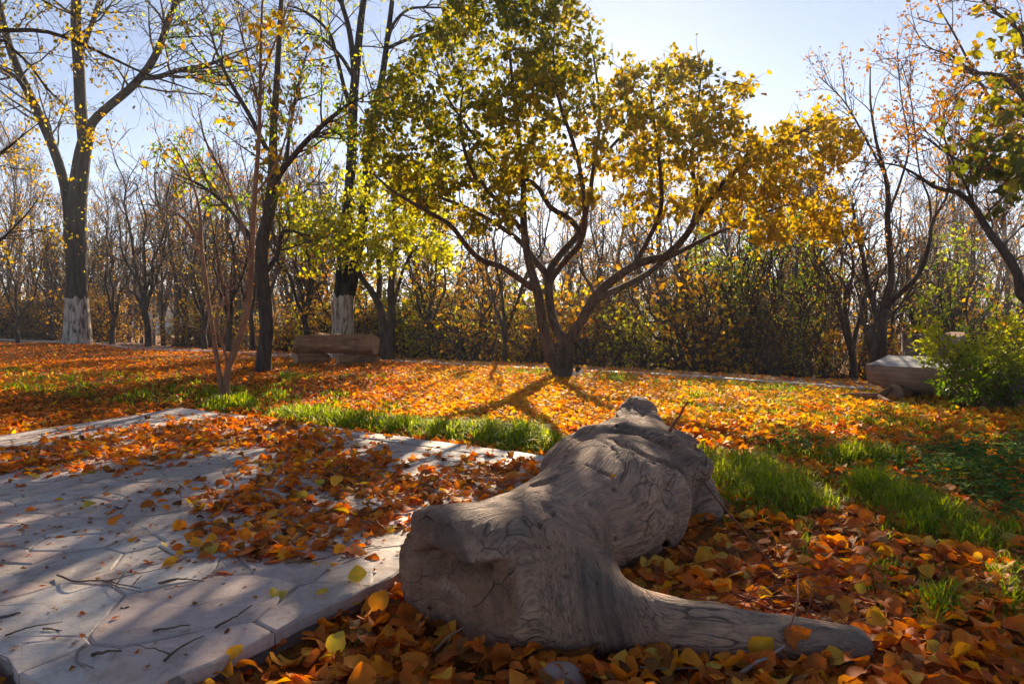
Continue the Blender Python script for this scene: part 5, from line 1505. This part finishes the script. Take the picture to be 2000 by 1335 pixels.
def stump():
    D = 8.2; b = at(1822, 715, D); z0 = float(H(b[0], D)); zt = at(1822, 652, D)[2]
    t = thing('tree_stump', 'broad pale stump of a felled tree behind the hewn log', 'stump', (b[0], D, z0))
    ns, K = 48, 14; h = zt - z0
    th = np.arange(ns) / ns * 2 * math.pi; s = np.linspace(-.2, 1, K)
    S, T = np.meshgrid(s, th, indexing='ij')
    R = 0.315 * (1 + .12 * np.clip(.4 - S, 0, 1) + .10 * vnoise(np.stack([np.cos(T) * 2.2, np.sin(T) * 2.2, S * .6], -1), 3) + .05 * vnoise(np.stack([np.cos(T) * 9, np.sin(T) * 9, S * 1.5], -1), 4))
    Z = S * h + (S > .98) * 0.03 * vnoise(np.stack([np.cos(T) * 3, np.sin(T) * 3, S * 0], -1), 6)
    V = np.stack([R * np.cos(T), R * np.sin(T), Z], -1).reshape(-1, 3)
    i = np.arange(K - 1)[:, None] * ns + np.arange(ns)[None]; j = np.arange(K - 1)[:, None] * ns + (np.arange(ns)[None] + 1) % ns
    q = np.stack([i, j, j + ns, i + ns], -1).reshape(-1, 4)
    obj('bole', mk_mesh('bole', V, [q], [STUMPW]), t)
    top = V[-ns:]; Vt = np.concatenate([top + (0, 0, .001), [[0, 0, h - .02]]]); a = np.arange(ns)
    obj('cut_face', mk_mesh('cut_face', Vt, [np.stack([a, (a + 1) % ns, np.full(ns, ns)], -1)], [BENCHW], smooth=False), t)
stump()
# a dead root lying on the bare earth left of the hewn log
def dead_root():
    c = gp(1700, 779)
    T = Tree(31); 
    pts = [gp(1640, 776) + (0, 0, .02), gp(1680, 779) + (0, 0, .035), gp(1715, 782) + (0, 0, .04), gp(1736, 777) + (0, 0, .08), gp(1745, 765) + (0, 0, .10)]
    T.limb(pts, 0, 0, [.012, .03, .034, .028, .016]); T.limb([pts[2], gp(1735, 790) + (0, 0, .03), gp(1755, 792) + (0, 0, .015)], .025, .01)
    c[2] = 0
    T.build('dead_root', 'brown dead root lying on bare earth at the hewn log left end', 'root', c, BENCHW, limb_split_at=2)
dead_root()

# ------------------------------------------------------------------ green bush at the right
def green_bush():
    rg = np.random.default_rng(909); T = Tree(910)
    base = gp(1925, 800); base[2] = H(base[0], base[1]); D = base[1]
    for i in range(22):
        u = rg.uniform(1800, 2120); v = rg.uniform(610, 745); dd = rg.uniform(-.45, .35)
        tip = at(u, v, D + dd); m = (base + tip) / 2 + (0, 0, .18 * rg.random())
        r = rg.uniform(.004, .008)
        T.limb([base + rg.normal(0, .10, 3) * (1, 1, 0) - (0, 0, .05), m, tip], r, .0015, wob=.1)
    Pm = np.array([p for p, r in T.limbs]); Rm = np.array([r for p, r in T.limbs])
    P1, R1 = T.level(Pm, Rm, 12, .34, .003, K=6, ang=.9, wander=.2, trop=-.02, f0=.15, rmin=.0015)
    P2, R2 = T.level(P1, R1, 3, .16, .002, K=4, ang=.8, wander=.15, trop=0, rmin=.001)
    t = T.build('green_bush', 'feathery green bush spilling over the hewn log at the right edge', 'bush', base, BARK_RED, split_limbs=False, sides=5)
    lp = np.concatenate([T.tips(P2, 3000, .1, 1, .012), T.tips(P1, 900, .1, 1, .015)])
    tone = np.clip(.12 + (lp[:, 2] - .05) / .55 + rg.normal(0, .15, len(lp)), 0, 1)  # tone rises with height: the bush's sunlit top put into leaf colour
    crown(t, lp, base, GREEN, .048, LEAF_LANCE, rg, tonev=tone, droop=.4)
green_bush()

# ------------------------------------------------------------------ grass
def blobs(u, v, bl):
    d = np.zeros(np.shape(u))
    for b in bl:
        d = np.maximum(d, (b[4] if len(b) > 4 else 1.0) * np.exp(-0.5 * (((u - b[0]) / b[2]) ** 2 + ((v - b[1]) / b[3]) ** 2)))
    return d
GR_STRIP = [(600, 818, 60, 9, .8), (700, 832, 60, 9, .9), (790, 842, 60, 9, .9), (870, 852, 50, 11, .9), (950, 860, 40, 12, 1), (1020, 868, 45, 14, 1.0), (1070, 880, 30, 10, .9), (450, 800, 45, 7, .8)]
GR_RIGHT = [(1450, 935, 60, 30), (1400, 915, 35, 25, .8), (1520, 960, 70, 28), (1590, 990, 45, 16, .9), (1700, 965, 50, 20), (1760, 990, 60, 20), (1830, 1030, 60, 18), (1900, 1060, 40, 14, .8), (1690, 908, 70, 12, .9), (1860, 930, 90, 25, .5), (1530, 895, 80, 10, .7), (1390, 990, 25, 20, .5), (1570, 1085, 14, 25, .6), (1730, 1120, 40, 22, .45), (1840, 1190, 30, 20, .45), (1970, 1150, 30, 40, .6), (1960, 1060, 40, 30, .5), (1990, 1290, 20, 30, .3)]
GR_LEFT = [(560, 775, 80, 14, .8), (420, 770, 80, 16, .7), (300, 775, 90, 12, .8), (160, 745, 120, 12, .7), (60, 755, 80, 14, .5), (200, 770, 120, 10, .6), (640, 790, 60, 10, .6), (560, 740, 12, 8, .9), (660, 738, 90, 4, .7), (330, 700, 120, 5, .5), (20, 725, 60, 8, .5), (100, 728, 25, 6, .7), (560, 720, 30, 5, .5), (470, 790, 30, 8, .8)]
GR_FAR = [(1040, 728, 45, 6, .8), (1200, 742, 60, 7, .6), (1400, 748, 90, 7, .8), (1560, 760, 90, 8, .8), (1680, 772, 40, 6, .9), (1450, 800, 130, 20, .45), (1700, 815, 160, 22, .5), (1600, 840, 120, 16, .5), (1850, 840, 120, 18, .35), (1960, 860, 60, 14, .5), (900, 735, 80, 5, .3), (1380, 780, 60, 12, .5), (1000, 830, 80, 10, .4), (760, 800, 80, 10, .3)]
def grass():
    rg = np.random.default_rng(5)
    n = 2200000
    Y = 1.2 + 10.5 * rg.random(n) ** 1.15; X = rg.uniform(-.85, .85, n) * Y
    q = px(np.stack([X, Y, X * 0], -1)); u, v = q[:, 0], q[:, 1]
    dS, dR, dL, dF = [blobs(u, v, b) for b in (GR_STRIP, GR_RIGHT, GR_LEFT, GR_FAR)]
    clump = np.clip(0.42 + 1.2 * fbm(np.stack([X * 4, Y * 4, X * 0], -1), 3, 3) * 1.4, 0.03, 1)
    clump = np.maximum(clump, np.maximum(.75 * (dS > .25), .4 * (dR > .35)))
    d = np.maximum(np.maximum(dS * 1.3, dR), np.maximum(dL * .6, dF)) * clump + 0.006
    ok = (rg.random(n) < d * .5 * np.clip(2.4 / Y, .3, 1.0)) & ~in_slab(X, Y, -0.015) & (Y < kerb_y(X) - .05)
    X, Y, dS, dR, dL, dF, cl = X[ok], Y[ok], dS[ok], dR[ok], dL[ok], dF[ok], clump[ok]
    # keep clear of the log itself
    P = np.stack([X, Y, np.full_like(X, .05)], -1)
    out = log_sdf(P) > 0.015
    X, Y, dS, dR, dL, dF, cl = X[out], Y[out], dS[out], dR[out], dL[out], dF[out], cl[out]
    n = len(X); print('grass blades', n)
    hgt = (.045 + .095 * dS + .085 * dR + .055 * dL + .035 * dF) * rg.uniform(.5, 1.3, n) * (.6 + .5 * cl)
    w = rg.uniform(.0018, .0036, n) * np.clip(Y / 2.6, 1, 2.6)
    a = rg.uniform(0, 6.283, n); bend = rg.uniform(.15, 1.15, n) * hgt
    tone = np.clip(rg.normal(.45, .2, n) + .25 * dR + .15 * dS, 0, .85); dry = rg.random(n) < .04; tone[dry] = 1.0; bend[dry] = hgt[dry] * 1.1  # sun on the grass right of the log is put into blade tone
    dx, dy = np.cos(a), np.sin(a)
    z0 = H(X, Y) - .01
    base = np.stack([X, Y, z0], -1); side = np.stack([-dy, dx, 0 * dx], -1) * w[:, None]; fwd = np.stack([dx, dy, 0 * dx], -1)
    up = np.array([0, 0, 1.0])
    m1 = base + fwd * (bend * .15)[:, None] + up * (hgt * .45)[:, None]
    m2 = base + fwd * (bend * .5)[:, None] + up * (hgt * .8)[:, None]
    tip = base + fwd * bend[:, None] + up * (hgt * (1 - .25 * (bend / hgt)))[:, None]
    V = np.stack([base - side, base + side, m1 - side * .9, m1 + side * .9, m2 - side * .6, m2 + side * .6, tip], 1)
    o = np.arange(n)[:, None] * 7
    qd = np.concatenate([o + np.array([0, 1, 3, 2]), o + np.array([2, 3, 5, 4])]); tr = o + np.array([4, 5, 6])
    obj('grass', mk_mesh('grass', V.reshape(-1, 3), [qd, tr], [GRASSM], np.repeat(tone, 7)), kind='stuff')
grass()

def clover():
    rg = np.random.default_rng(6)
    bl = [(1900, 925, 80, 28), (1950, 960, 60, 25), (1830, 900, 60, 10, .7), (1560, 880, 50, 7, .7), (1990, 900, 40, 20), (1980, 1010, 30, 20, .5)]
    n = 60000
    Y = rg.uniform(2.0, 4.2, n); X = rg.uniform(.6, 3.4, n)
    q = px(np.stack([X, Y, X * 0], -1)); d = blobs(q[:, 0], q[:, 1], bl)
    ok = rg.random(n) < d * .22
    X, Y = X[ok], Y[ok]; n = len(X)
    k = 3
    P = np.repeat(np.stack([X, Y, H(X, Y) + rg.uniform(.02, .075, n)], -1), k, 0)
    a = np.tile(np.arange(k) * 2.09, n) + np.repeat(rg.random(n) * 6.28, k)
    D = np.stack([np.cos(a), np.sin(a), rg.normal(.05, .12, n * k)], -1); N = np.stack([rg.normal(0, .25, n * k), rg.normal(0, .25, n * k), np.ones(n * k)], -1)
    obj('clover', leaf_mesh('clover', P, frames(D, N), rg.uniform(.016, .03, n * k), rg.random(n * k), LEAF_FAR, CLOVER, rg), kind='stuff')
clover()

def dock_plant():
    rg = np.random.default_rng(8)
    b = gp(1655, 905); b[2] = H(b[0], b[1])
    t = thing('dock_plant', 'single broad leaved green weed standing among the grass right of the log', 'weed', b)
    for k, (a, el, s) in enumerate(((1.3, .8, .11), (.2, .5, .09), (2.9, .4, .10), (4.4, .3, .09), (5.4, .5, .08), (3.6, .6, .10))):
        D = np.array([[math.cos(a) * math.cos(el), math.sin(a) * math.cos(el), math.sin(el)]]); N = np.array([[-math.cos(a) * math.sin(el), -math.sin(a) * math.sin(el) - .3, math.cos(el)]])
        V, f, nv = leaf_geo(D * .02, frames(D, N), [s], LEAF_NEAR, rg)
        obj('leaf', mk_mesh('leaf', V, [f], [GREEN], np.full(len(V), .35)), t)
dock_plant()
# ------------------------------------------------------------------ fallen leaves
PILES = [(60, 905, 95, 20), (200, 885, 105, 22), (330, 862, 110, 22), (440, 838, 90, 14), (520, 835, 80, 14), (570, 862, 80, 22), (600, 890, 90, 22), (690, 905, 70, 15),
         (640, 932, 120, 22), (770, 958, 115, 24), (900, 945, 110, 20), (1000, 930, 80, 20), (870, 985, 95, 20), (1010, 905, 50, 8, .5),
         (470, 985, 85, 24), (560, 1010, 105, 30), (470, 1045, 85, 24), (600, 1055, 105, 24), (530, 1082, 85, 14), (700, 1020, 85, 24), (420, 1070, 55, 18), (680, 1085, 45, 12, .7), (760, 1000, 60, 14, .7),
         (110, 1055, 80, 12, .35), (250, 1040, 60, 12, .2), (340, 1100, 60, 10, .3), (180, 990, 60, 10, .12), (830, 895, 70, 10, .35), (760, 875, 60, 7, .35), (620, 850, 40, 8, .7), (950, 890, 60, 6, .3)]
def litter():
    rg = np.random.default_rng(12)
    def sample(n, y0, y1, pw):
        Y = y0 + (y1 - y0) * rg.random(n) ** pw; X = rg.uniform(-.84, .84, n) * Y
        return X, Y
    # candidates: near / middle / far bands with their own density per square metre
    XS, YS = [], []
    for y0, y1, dens in ((1.0, 2.0, 1600), (2.0, 3.2, 1400), (3.2, 5, 1100), (5, 8, 1000), (8, 12, 680), (12, 20, 300)):
        area = .94 * (y1 ** 2 - y0 ** 2); n = int(area * dens)
        Y = np.sqrt(rg.uniform(y0 ** 2, y1 ** 2, n)); X = rg.uniform(-.94, .94, n) * Y
        XS.append(X); YS.append(Y)
    X, Y = np.concatenate(XS), np.concatenate(YS)
    q = px(np.stack([X, Y, X * 0], -1)); u, v = q[:, 0], q[:, 1]
    sl = in_slab(X, Y, 0.0)
    qs = px(np.stack([X, Y, X * 0 + SZ], -1))
    dsl = np.clip(blobs(qs[:, 0], qs[:, 1], PILES) * 1.15, 0, 1)
    patch = vnoise(np.stack([X * 6, Y * 6, X * 0], -1), 5)
    dsl = np.where(dsl > .4, dsl, dsl * np.clip(.5 + patch, 0, 1))
    patch2 = fbm(np.stack([X * 1.1, Y * 1.1, X * 0], -1), 3, 6)
    gr = np.maximum(np.maximum(blobs(u, v, GR_STRIP), blobs(u, v, GR_RIGHT)), np.maximum(blobs(u, v, GR_LEFT), .8 * blobs(u, v, GR_FAR)))
    dl = np.clip(.85 + .5 * patch2, .35, 1) * (1 - .80 * gr)
    d = np.where(sl, np.clip(dsl * 1.1, 0, 1), dl)
    behind = Y > kerb_y(X) - .02
    d = np.where(behind, .55 * np.clip(1.2 - (Y - kerb_y(X)) / 4, 0, 1) , d)
    ok = rg.random(len(X)) < d
    X, Y, sl, dsl = X[ok], Y[ok], sl[ok], dsl[ok]
    n = len(X)
    base = np.where(sl, SZ + .006, H(X, Y) + .004)
    pile = np.where(sl, .035 * np.clip(dsl - .35, 0, 1), .030) * rg.random(n) ** 1.3
    near = np.clip((2.2 - Y) / 1.2, 0, 1) * ~sl
    P = np.stack([X, Y, base + pile + .012 * near * rg.random(n)], -1)
    out = log_sdf(P) > 0.012
    P, sl, dsl = P[out], sl[out], dsl[out]; n = len(P); X, Y = P[:, 0], P[:, 1]
    a = rg.uniform(0, 6.283, n)
    N = np.stack([rg.normal(0, .36, n), rg.normal(0, .36, n), np.ones(n)], -1)
    big = rg.random(n) < .10; N[big, :2] *= 2.2
    D = np.stack([np.cos(a), np.sin(a), np.zeros(n)], -1); N = nrm(N); D = nrm(D - N * (D * N).sum(1, keepdims=True))
    P = P - D * .03
    size = rg.uniform(.024, .068, n) * np.where(sl, .80, 1.0)
    size = np.where(Y > 5, size * .88, size)
    drift = fbm(np.stack([X * .8, Y * .8, X * 0], -1), 3, 17)
    tone = .54 + .34 * drift + rg.normal(0, .26, n)
    tone = np.where(sl, tone - .15, tone)
    tone = np.where((X < -1.0) & (Y > 4.8) & ~sl, tone - .2, tone)           # browner litter under the left trees
    tone = np.where((Y > 4.5) & (X > -1.5), tone + .32, tone)                   # fresh gold under the golden tree
    tone = np.clip(tone, .02, .93); odd = rg.random(n) < .02; tone[odd] = 1.0
    z = px(P); ss = size / z[:, 2]
    vis = (z[:, 0] > 10) & (z[:, 0] < 1990) & (z[:, 1] > 700) & (z[:, 1] < 1328)
    # the three hundred that show largest become objects of their own
    score = np.where(vis, ss * (1 + 6 * np.clip(P[:, 2] - base[out], 0, .04) / .04 * .12), 0)
    top = np.argsort(-score)[:280]
    rest = np.setdiff1d(np.arange(n), top)
    F = frames(D, N)
    nr = rest[Y[rest] < 3.0]; md = rest[(Y[rest] >= 3.0) & (Y[rest] < 6)]; fr = rest[Y[rest] >= 6]
    def mottle(tn, nv):
        m = np.repeat(tn, nv).reshape(-1, nv) + rg.normal(0, .045, (len(tn), nv))
        k = nv // 3 * 3 if nv < 16 else nv - 6
        side = np.tile([-1, 0, 1], k // 3) != 0
        m[:, :k] -= side * .10 * rg.random((len(tn), 1)); m[:, k:] -= .3
        return np.clip(m, 0, 1).ravel()
    thin = rg.random(len(nr)) < .24; lan, nr = nr[thin], nr[~thin]
    tone[lan] = np.clip(tone[lan] - .25, .03, .9); size[lan] *= 1.15
    parts = [(leaf_geo(P[i], F[i], size[i], tm, rg), tone[i]) for i, tm in ((nr, LEAF_HEAP), (lan, LEAF_LANCE), (md, LEAF_MID), (fr, LEAF_FAR))]
    Vs, Fs, Ts, off = [], [], [], 0
    for (V, f, nv), tn in parts:
        Vs.append(V); Fs.append(f + off); Ts.append(mottle(tn, nv)); off += len(V)
    obj('leaf_litter', mk_mesh('leaf_litter', np.concatenate(Vs), Fs, [LITTER], np.concatenate(Ts)), kind='stuff')
    print('litter', n, len(nr), len(md), len(fr))
    STEPS = (.12, .3, .45, .6, .75, .88, 1.0)
    COLN = ('dark brown', 'rust brown', 'deep orange', 'orange', 'amber yellow', 'pale yellow', 'greenish')
    protos = {}
    def one(p, R, s, tn, label, group):
        k = int(np.argmin(np.abs(np.array(STEPS) - tn))); j = int(rg.integers(0, len(LEAF_NEAR[0])))
        if (j, k) not in protos:
            V, f, nv = leaf_geo(np.zeros((1, 3)), np.eye(3)[None], [1.0], LEAF_NEAR, rg, np.array([j]))
            protos[j, k] = mk_mesh('fallen_leaf', V, [f], [LITTER], mottle(np.array([STEPS[k]]), len(V)))
        o = obj('fallen_leaf', protos[j, k])
        o.matrix_world = Matrix.Translation(Vector(p)) @ Matrix([list(r) for r in R]).transposed().to_4x4() @ Matrix.Scale(s, 4)
        tag(o, label.format(COLN[k]), 'leaf', group.format(COLN[k]) if group else None)
        return o
    def zone(p, on):
        uu, vv, _ = px(p)
        if on: return 'lying on the pale paving'
        if uu < 1010 and vv > 1150: return 'in the gap between paving edge and log end'
        if vv > 1240 or (uu < 1700 and vv > 1290): return 'in front of the log root at the bottom edge'
        if uu > 1620: return 'on the litter at the lower right'
        return 'in the hollow right of the log'
    for i in top:
        zn = zone(P[i], sl[i])
        one(P[i], F[i], size[i], tone[i], '{} fallen leaf ' + zn, '{} fallen leaves ' + zn)
    # a few leaves one can single out
    def lay(u, v, Y, s, tn, yaw, tilt, label, zoff=0.0):
        p = at(u, v, Y) + (0, 0, zoff)
        d = np.array([[math.cos(yaw), math.sin(yaw), math.sin(tilt)]]); nn = np.array([[0, -math.sin(abs(tilt)) - .15, 1.0]])
        one(p, frames(d, nn)[0], s * .56, tn, label, None)
    h = surface_hit(1490, 1262)
    def stick(u, v, s, tn, yaw, label):
        h = surface_hit(u, v); e = .01
        g = nrm(np.array([log_sdf((h + e * np.eye(3)[k])[None])[0] - log_sdf((h - e * np.eye(3)[k])[None])[0] for k in range(3)]))
        ref = np.array([math.cos(yaw), 0, math.sin(yaw)]); d = nrm(ref - g * (ref @ g))
        one(h + g * .008, frames(d[None], g[None])[0], s, tn, label, None)
    stick(1486, 1275, .062, .9, 1.6, 'pale yellow leaf resting against the middle of the log root')
    stick(1540, 1255, .055, .3, .6, 'brown curled leaf caught on top of the log root')
    stick(1192, 932, .018, .75, .2, 'tiny amber leaf lying on the back of the log')
    s0 = gp(555, 1158, SZ + .012); lay(530, 1156, s0[1], .075, 1.0, .15, .05, 'green oval leaf alone on the pale paving near its edge')
    s0 = gp(640, 1158, SZ + .012); lay(620, 1155, s0[1], .05, .88, .1, .05, 'single pale leaf on the paving edge, right of the green one')
    s0 = gp(235, 1015, SZ + .02); lay(212, 1015, s0[1], .085, .62, .2, .3, 'large orange leaf lifted off the bare paving at the left')
    s0 = gp(180, 990, SZ + .02); lay(165, 990, s0[1], .07, 1.0, .4, .5, 'yellow green leaf standing up on the bare paving at the left')
    s0 = gp(265, 1050, SZ + .012); lay(250, 1052, s0[1], .06, .75, .0, .2, 'curled yellow leaf by itself left of the leaf pile')
    s0 = gp(680, 1040, SZ + .05); lay(650, 945, s0[1] + .55, .085, .85, .5, .7, 'bright yellow leaf standing upright in the middle leaf pile')
    s0 = gp(665, 1075, SZ + .03); lay(655, 1078, s0[1], .06, .8, .3, .6, 'bright yellow leaf at the right tip of the leaf pile')
    lay(650, 1270, 1.42, .085, 1.0, 1.2, .9, 'pale green leaf standing on edge below the paving corner')
    lay(700, 1150, 1.72, .09, .95, 1.9, .8, 'big yellow green leaf upright beside the sawn log end', .02)
    lay(735, 1190, 1.66, .10, .8, 1.2, .9, 'big yellow leaf leaning on the sawn log end')
    lay(450, 1285, 1.37, .06, .88, .9, .8, 'small pale leaf leaning on the paving riser')
    lay(1210, 1310, 1.40, .085, .82, 1.1, .9, 'big yellow leaf leaning on the root at the bottom edge')
    lay(1265, 1290, 1.43, .075, 1.0, .2, .4, 'yellow green leaf under the root near the bottom edge')
litter()

# ------------------------------------------------------------------ twigs, runners and stones
TWD = mat_bark('twig_dark', (0.09, 0.055, 0.038), (0.24, 0.15, 0.10), 1, 60, .3, .002)
TWP = mat_bark('twig_pale', (0.22, 0.16, 0.13), (0.36, 0.28, 0.23), 1, 60, .3, .002)
TWR = mat_bark('runner_red', (0.20, 0.055, 0.03), (0.34, 0.11, 0.06), 1, 60, .2, .002)
def twig(name, pts, r0, r1, mat, label, cat, group=None, side=()):
    T = Tree(int(abs(pts[0][0]) * 1000) % 9999 + 1)
    pts = [np.array(p, float) for p in pts]
    thin = .72 if name == 'twig' else .85
    T.limb(pts, r0 * thin, r1 * thin * .8, wob=.006)
    for s in side: T.limb([np.array(p, float) for p in s], r0 * .5 * thin, r1 * .5 * thin, wob=.006)
    c = np.mean(pts, 0); c[2] = pts[0][2]
    V, q = join([tubes((P - c)[None], R[None], 6) for P, R in T.limbs])
    o = obj(name, mk_mesh(name, V, [q], [mat]), None, c)
    tag(o, label, cat, group); return o
def onslab(*uv, z=.009): return [gp(u, v, SZ + z + (.012 if k % 2 else 0) * (len(uv) > 2)) for k, (u, v) in enumerate(uv)]
twig('twig', onslab((168, 1258), (152, 1272), (154, 1292), (182, 1303)), .0055, .003, TWP, 'thick pale hooked twig near the front corner of the paving', 'twig')
twig('twig', onslab((180, 1277), (208, 1271), (238, 1270)), .005, .003, TWD, 'short straight twig right of the hooked one on the paving', 'twig')
twig('twig', onslab((420, 1225), (455, 1203), (492, 1180)), .004, .002, TWD, 'dark straight twig near the paving edge, pointing at the log', 'twig')
twig('twig', onslab((300, 1230), (335, 1225), (371, 1219)), .004, .002, TWD, 'dark twig alone on the bare middle of the front flag', 'twig')
twig('twig', onslab((320, 1290), (350, 1265), (398, 1240)), .0045, .002, TWD, 'forked twig close to the front paving edge', 'twig', side=[onslab((335, 1278), (300, 1265), (263, 1258))])
twig('twig', onslab((10, 1240), (60, 1225), (122, 1213)), .003, .0015, TWD, 'long thin twig at the left edge of the front flag', 'twig')
twig('twig', onslab((112, 1122), (150, 1135), (210, 1135), (275, 1148)), .004, .002, TWD, 'long bent twig with a side shoot left of the leaf pile', 'twig', side=[onslab((200, 1135), (265, 1120), (330, 1108)), onslab((200, 1135), (235, 1145), (276, 1156))])
twig('twig', onslab((310, 1138), (345, 1130), (400, 1134)), .0045, .002, TWD, 'twig pair below the tip of the leaf pile', 'twig', side=[onslab((315, 1140), (340, 1132), (368, 1126))])
twig('twig', onslab((262, 1138), (278, 1122)), .003, .002, TWP, 'tiny pale twig standing by the leaf pile', 'twig')
twig('twig', onslab((84, 1227), (120, 1230)), .003, .002, TWD, 'short flat twig on the far left of the front flag', 'twig')
twig('twig', onslab((235, 1186), (252, 1184)), .004, .003, TWD, 'dark bark crumb between twigs on the front flag', 'twig')
twig('twig', onslab((560, 1098), (620, 1090), (690, 1075)), .0035, .002, TWD, 'long twig along the near border of the leaf pile', 'twig')
twig('twig', onslab((700, 1070), (745, 1065)), .003, .002, TWD, 'thin twig on the flag beside the sawn log end', 'twig')
twig('twig', onslab((0, 1205), (40, 1195)), .004, .003, TWD, 'stubby twig at the left picture edge of the paving', 'twig')
twig('twig', onslab((455, 1000), (470, 985), (478, 968)), .003, .0015, TWP, 'pale thin twig sticking out of the leaf pile', 'twig')
# stalks against the log
twig('twig', [at(848, 1270, 1.42), at(880, 1240, 1.44), at(910, 1220, 1.45), at(925, 1215, 1.45)], .004, .0025, TWD, 'dry twig leaning on the sawn log end', 'twig', side=[[at(880, 1240, 1.44), at(868, 1290, 1.42)]])
twig('twig', [at(1382, 1234, 1.44), at(1386, 1262, 1.43), at(1385, 1292, 1.42)], .003, .002, TWP, 'thin pale stalk standing against the log root', 'twig')
twig('twig', [at(1250, 1302, 1.40), at(1320, 1304, 1.40), at(1400, 1302, 1.40), at(1440, 1296, 1.41)], .0028, .002, TWP, 'long pale stalk lying along the foot of the root', 'twig')
twig('twig', [at(1430, 1325, 1.36), at(1480, 1290, 1.39), at(1510, 1278, 1.40), at(1533, 1258, 1.42)], .0065, .004, TWP, 'pale broken stick leaning up onto the log root', 'twig')
twig('twig', [at(1308, 842, 2.62), at(1322, 818, 2.64), at(1343, 784, 2.66)], .010, .006, TWR, 'reddish stick standing up from the far end of the log', 'twig')
twig('runner', [at(1330, 880, 2.56), at(1352, 905, 2.50), at(1385, 955, 2.40), at(1430, 1010, 2.25), at(1475, 1065, 2.08), at(1520, 1115, 1.92), at(1570, 1165, 1.78), at(1640, 1225, 1.62), at(1720, 1300, 1.48), at(1760, 1345, 1.42)],
     .0042, .002, TWR, 'long reddish runner trailing from the log over the leaves to the lower right', 'runner')
twig('runner', [gp(1440, 1160, .04), gp(1500, 1185, .06), gp(1550, 1210, .05), gp(1620, 1220, .07), gp(1720, 1200, .04)], .0028, .0015, TWR, 'reddish stem lying crosswise on the leaves above the root', 'runner')
twig('runner', [at(1480, 1215, 1.52), at(1510, 1255, 1.46), at(1560, 1290, 1.41), at(1620, 1340, 1.36)], .0028, .0018, TWR, 'thin reddish stem drooping over the log root to the bottom edge', 'runner')
twig('runner', [gp(1560, 1120, .03), gp(1555, 1170, .08), gp(1545, 1215, .10), gp(1535, 1240, .11)], .003, .002, TWR, 'short reddish stem rising behind the log root', 'runner')
def fine_runners():
    rg = np.random.default_rng(44); n = 70
    U = np.stack([rg.normal(1480, 110, n), rg.normal(1165, 45, n)], -1)
    S = np.array([gp(u, min(v, 1225), rg.uniform(.02, .06)) for u, v in U])
    P = walk(S, np.column_stack([rg.normal(.6, .8, n), rg.normal(0, .5, n), rg.normal(.1, .2, n)]), rg.uniform(.1, .3, n), 6, .3, -.05, rg)
    P[..., 2] = np.clip(P[..., 2], .015, .12)
    V, q = tubes(P, taper(np.full(n, .0014), np.full(n, .0008), 6), 4)
    obj('dry_weeds', mk_mesh('dry_weeds', V, [q], [TWR]), kind='stuff')
fine_runners()
def crumbs():
    rg = np.random.default_rng(91); n = 3200
    c = SLAB.mean(0); Y = rg.uniform(1.15, 4.8, n); X = rg.uniform(-.8, .35, n) * Y
    q = px(np.stack([X, Y, X * 0 + SZ], -1)); d = blobs(q[:, 0], q[:, 1], [(b[0], b[1], b[2] * 1.7, b[3] * 2.0) for b in PILES])
    ok = in_slab(X, Y, .02) & (rg.random(n) < .25 + .75 * d); X, Y = X[ok], Y[ok]; n = len(X)
    P = np.stack([X, Y, np.full(n, SZ + .0095)], -1); a = rg.random(n) * 6.28
    R = frames(np.stack([np.cos(a), np.sin(a), rg.normal(0, .1, n)], -1), np.stack([rg.normal(0, .2, n), rg.normal(0, .2, n), np.ones(n)], -1))
    obj('leaf_crumbs', leaf_mesh('leaf_crumbs', P, R, rg.uniform(.006, .02, n), rg.uniform(0, .35, n), LEAF_FAR, LITTER, rg), kind='stuff')
crumbs()
def pebble():
    th = np.linspace(0, math.pi, 12); ph = np.arange(20) / 20 * 2 * math.pi
    T, Ph = np.meshgrid(th, ph, indexing='ij')
    d = np.stack([np.sin(T) * np.cos(Ph), np.sin(T) * np.sin(Ph), np.cos(T)], -1)
    R = .045 * (1 + .25 * fbm(d * 1.6, 3, 4))
    V = (d * R[..., None] * np.array([1.1, .8, .75])).reshape(-1, 3)
    i = np.arange(11)[:, None] * 20 + np.arange(20)[None]; j = np.arange(11)[:, None] * 20 + (np.arange(20)[None] + 1) % 20
    p = gp(1097, 1325, .01)
    o = obj('stone', mk_mesh('stone', V, [np.stack([i, i + 20, j + 20, j], -1).reshape(-1, 4)], [mat_stone('field_stone', (.30, .19, .15), (.40, .27, .22), (.15, .09, .07))]), None, p)
    tag(o, 'smooth pinkish stone among leaves in front of the sawn log end', 'stone')
pebble()

# ------------------------------------------------------------------ the air
def haze():
    V, f = box((-700, -60, -6.0), (700, 1500, 40))
    t = NT('haze_air')
    v = t.n('ShaderNodeVolumePrincipled'); v.inputs['Color'].default_value = (0.86, 0.90, 1.0, 1)
    v.inputs['Density'].default_value = HAZE_DENSITY; v.inputs['Anisotropy'].default_value = HAZE_G
    t.link(v.outputs[0], t.out.inputs['Volume'])
    obj('haze', mk_mesh('haze', V, [f], [t.m], smooth=False), kind='stuff')
if HAZE_DENSITY > 0: haze()
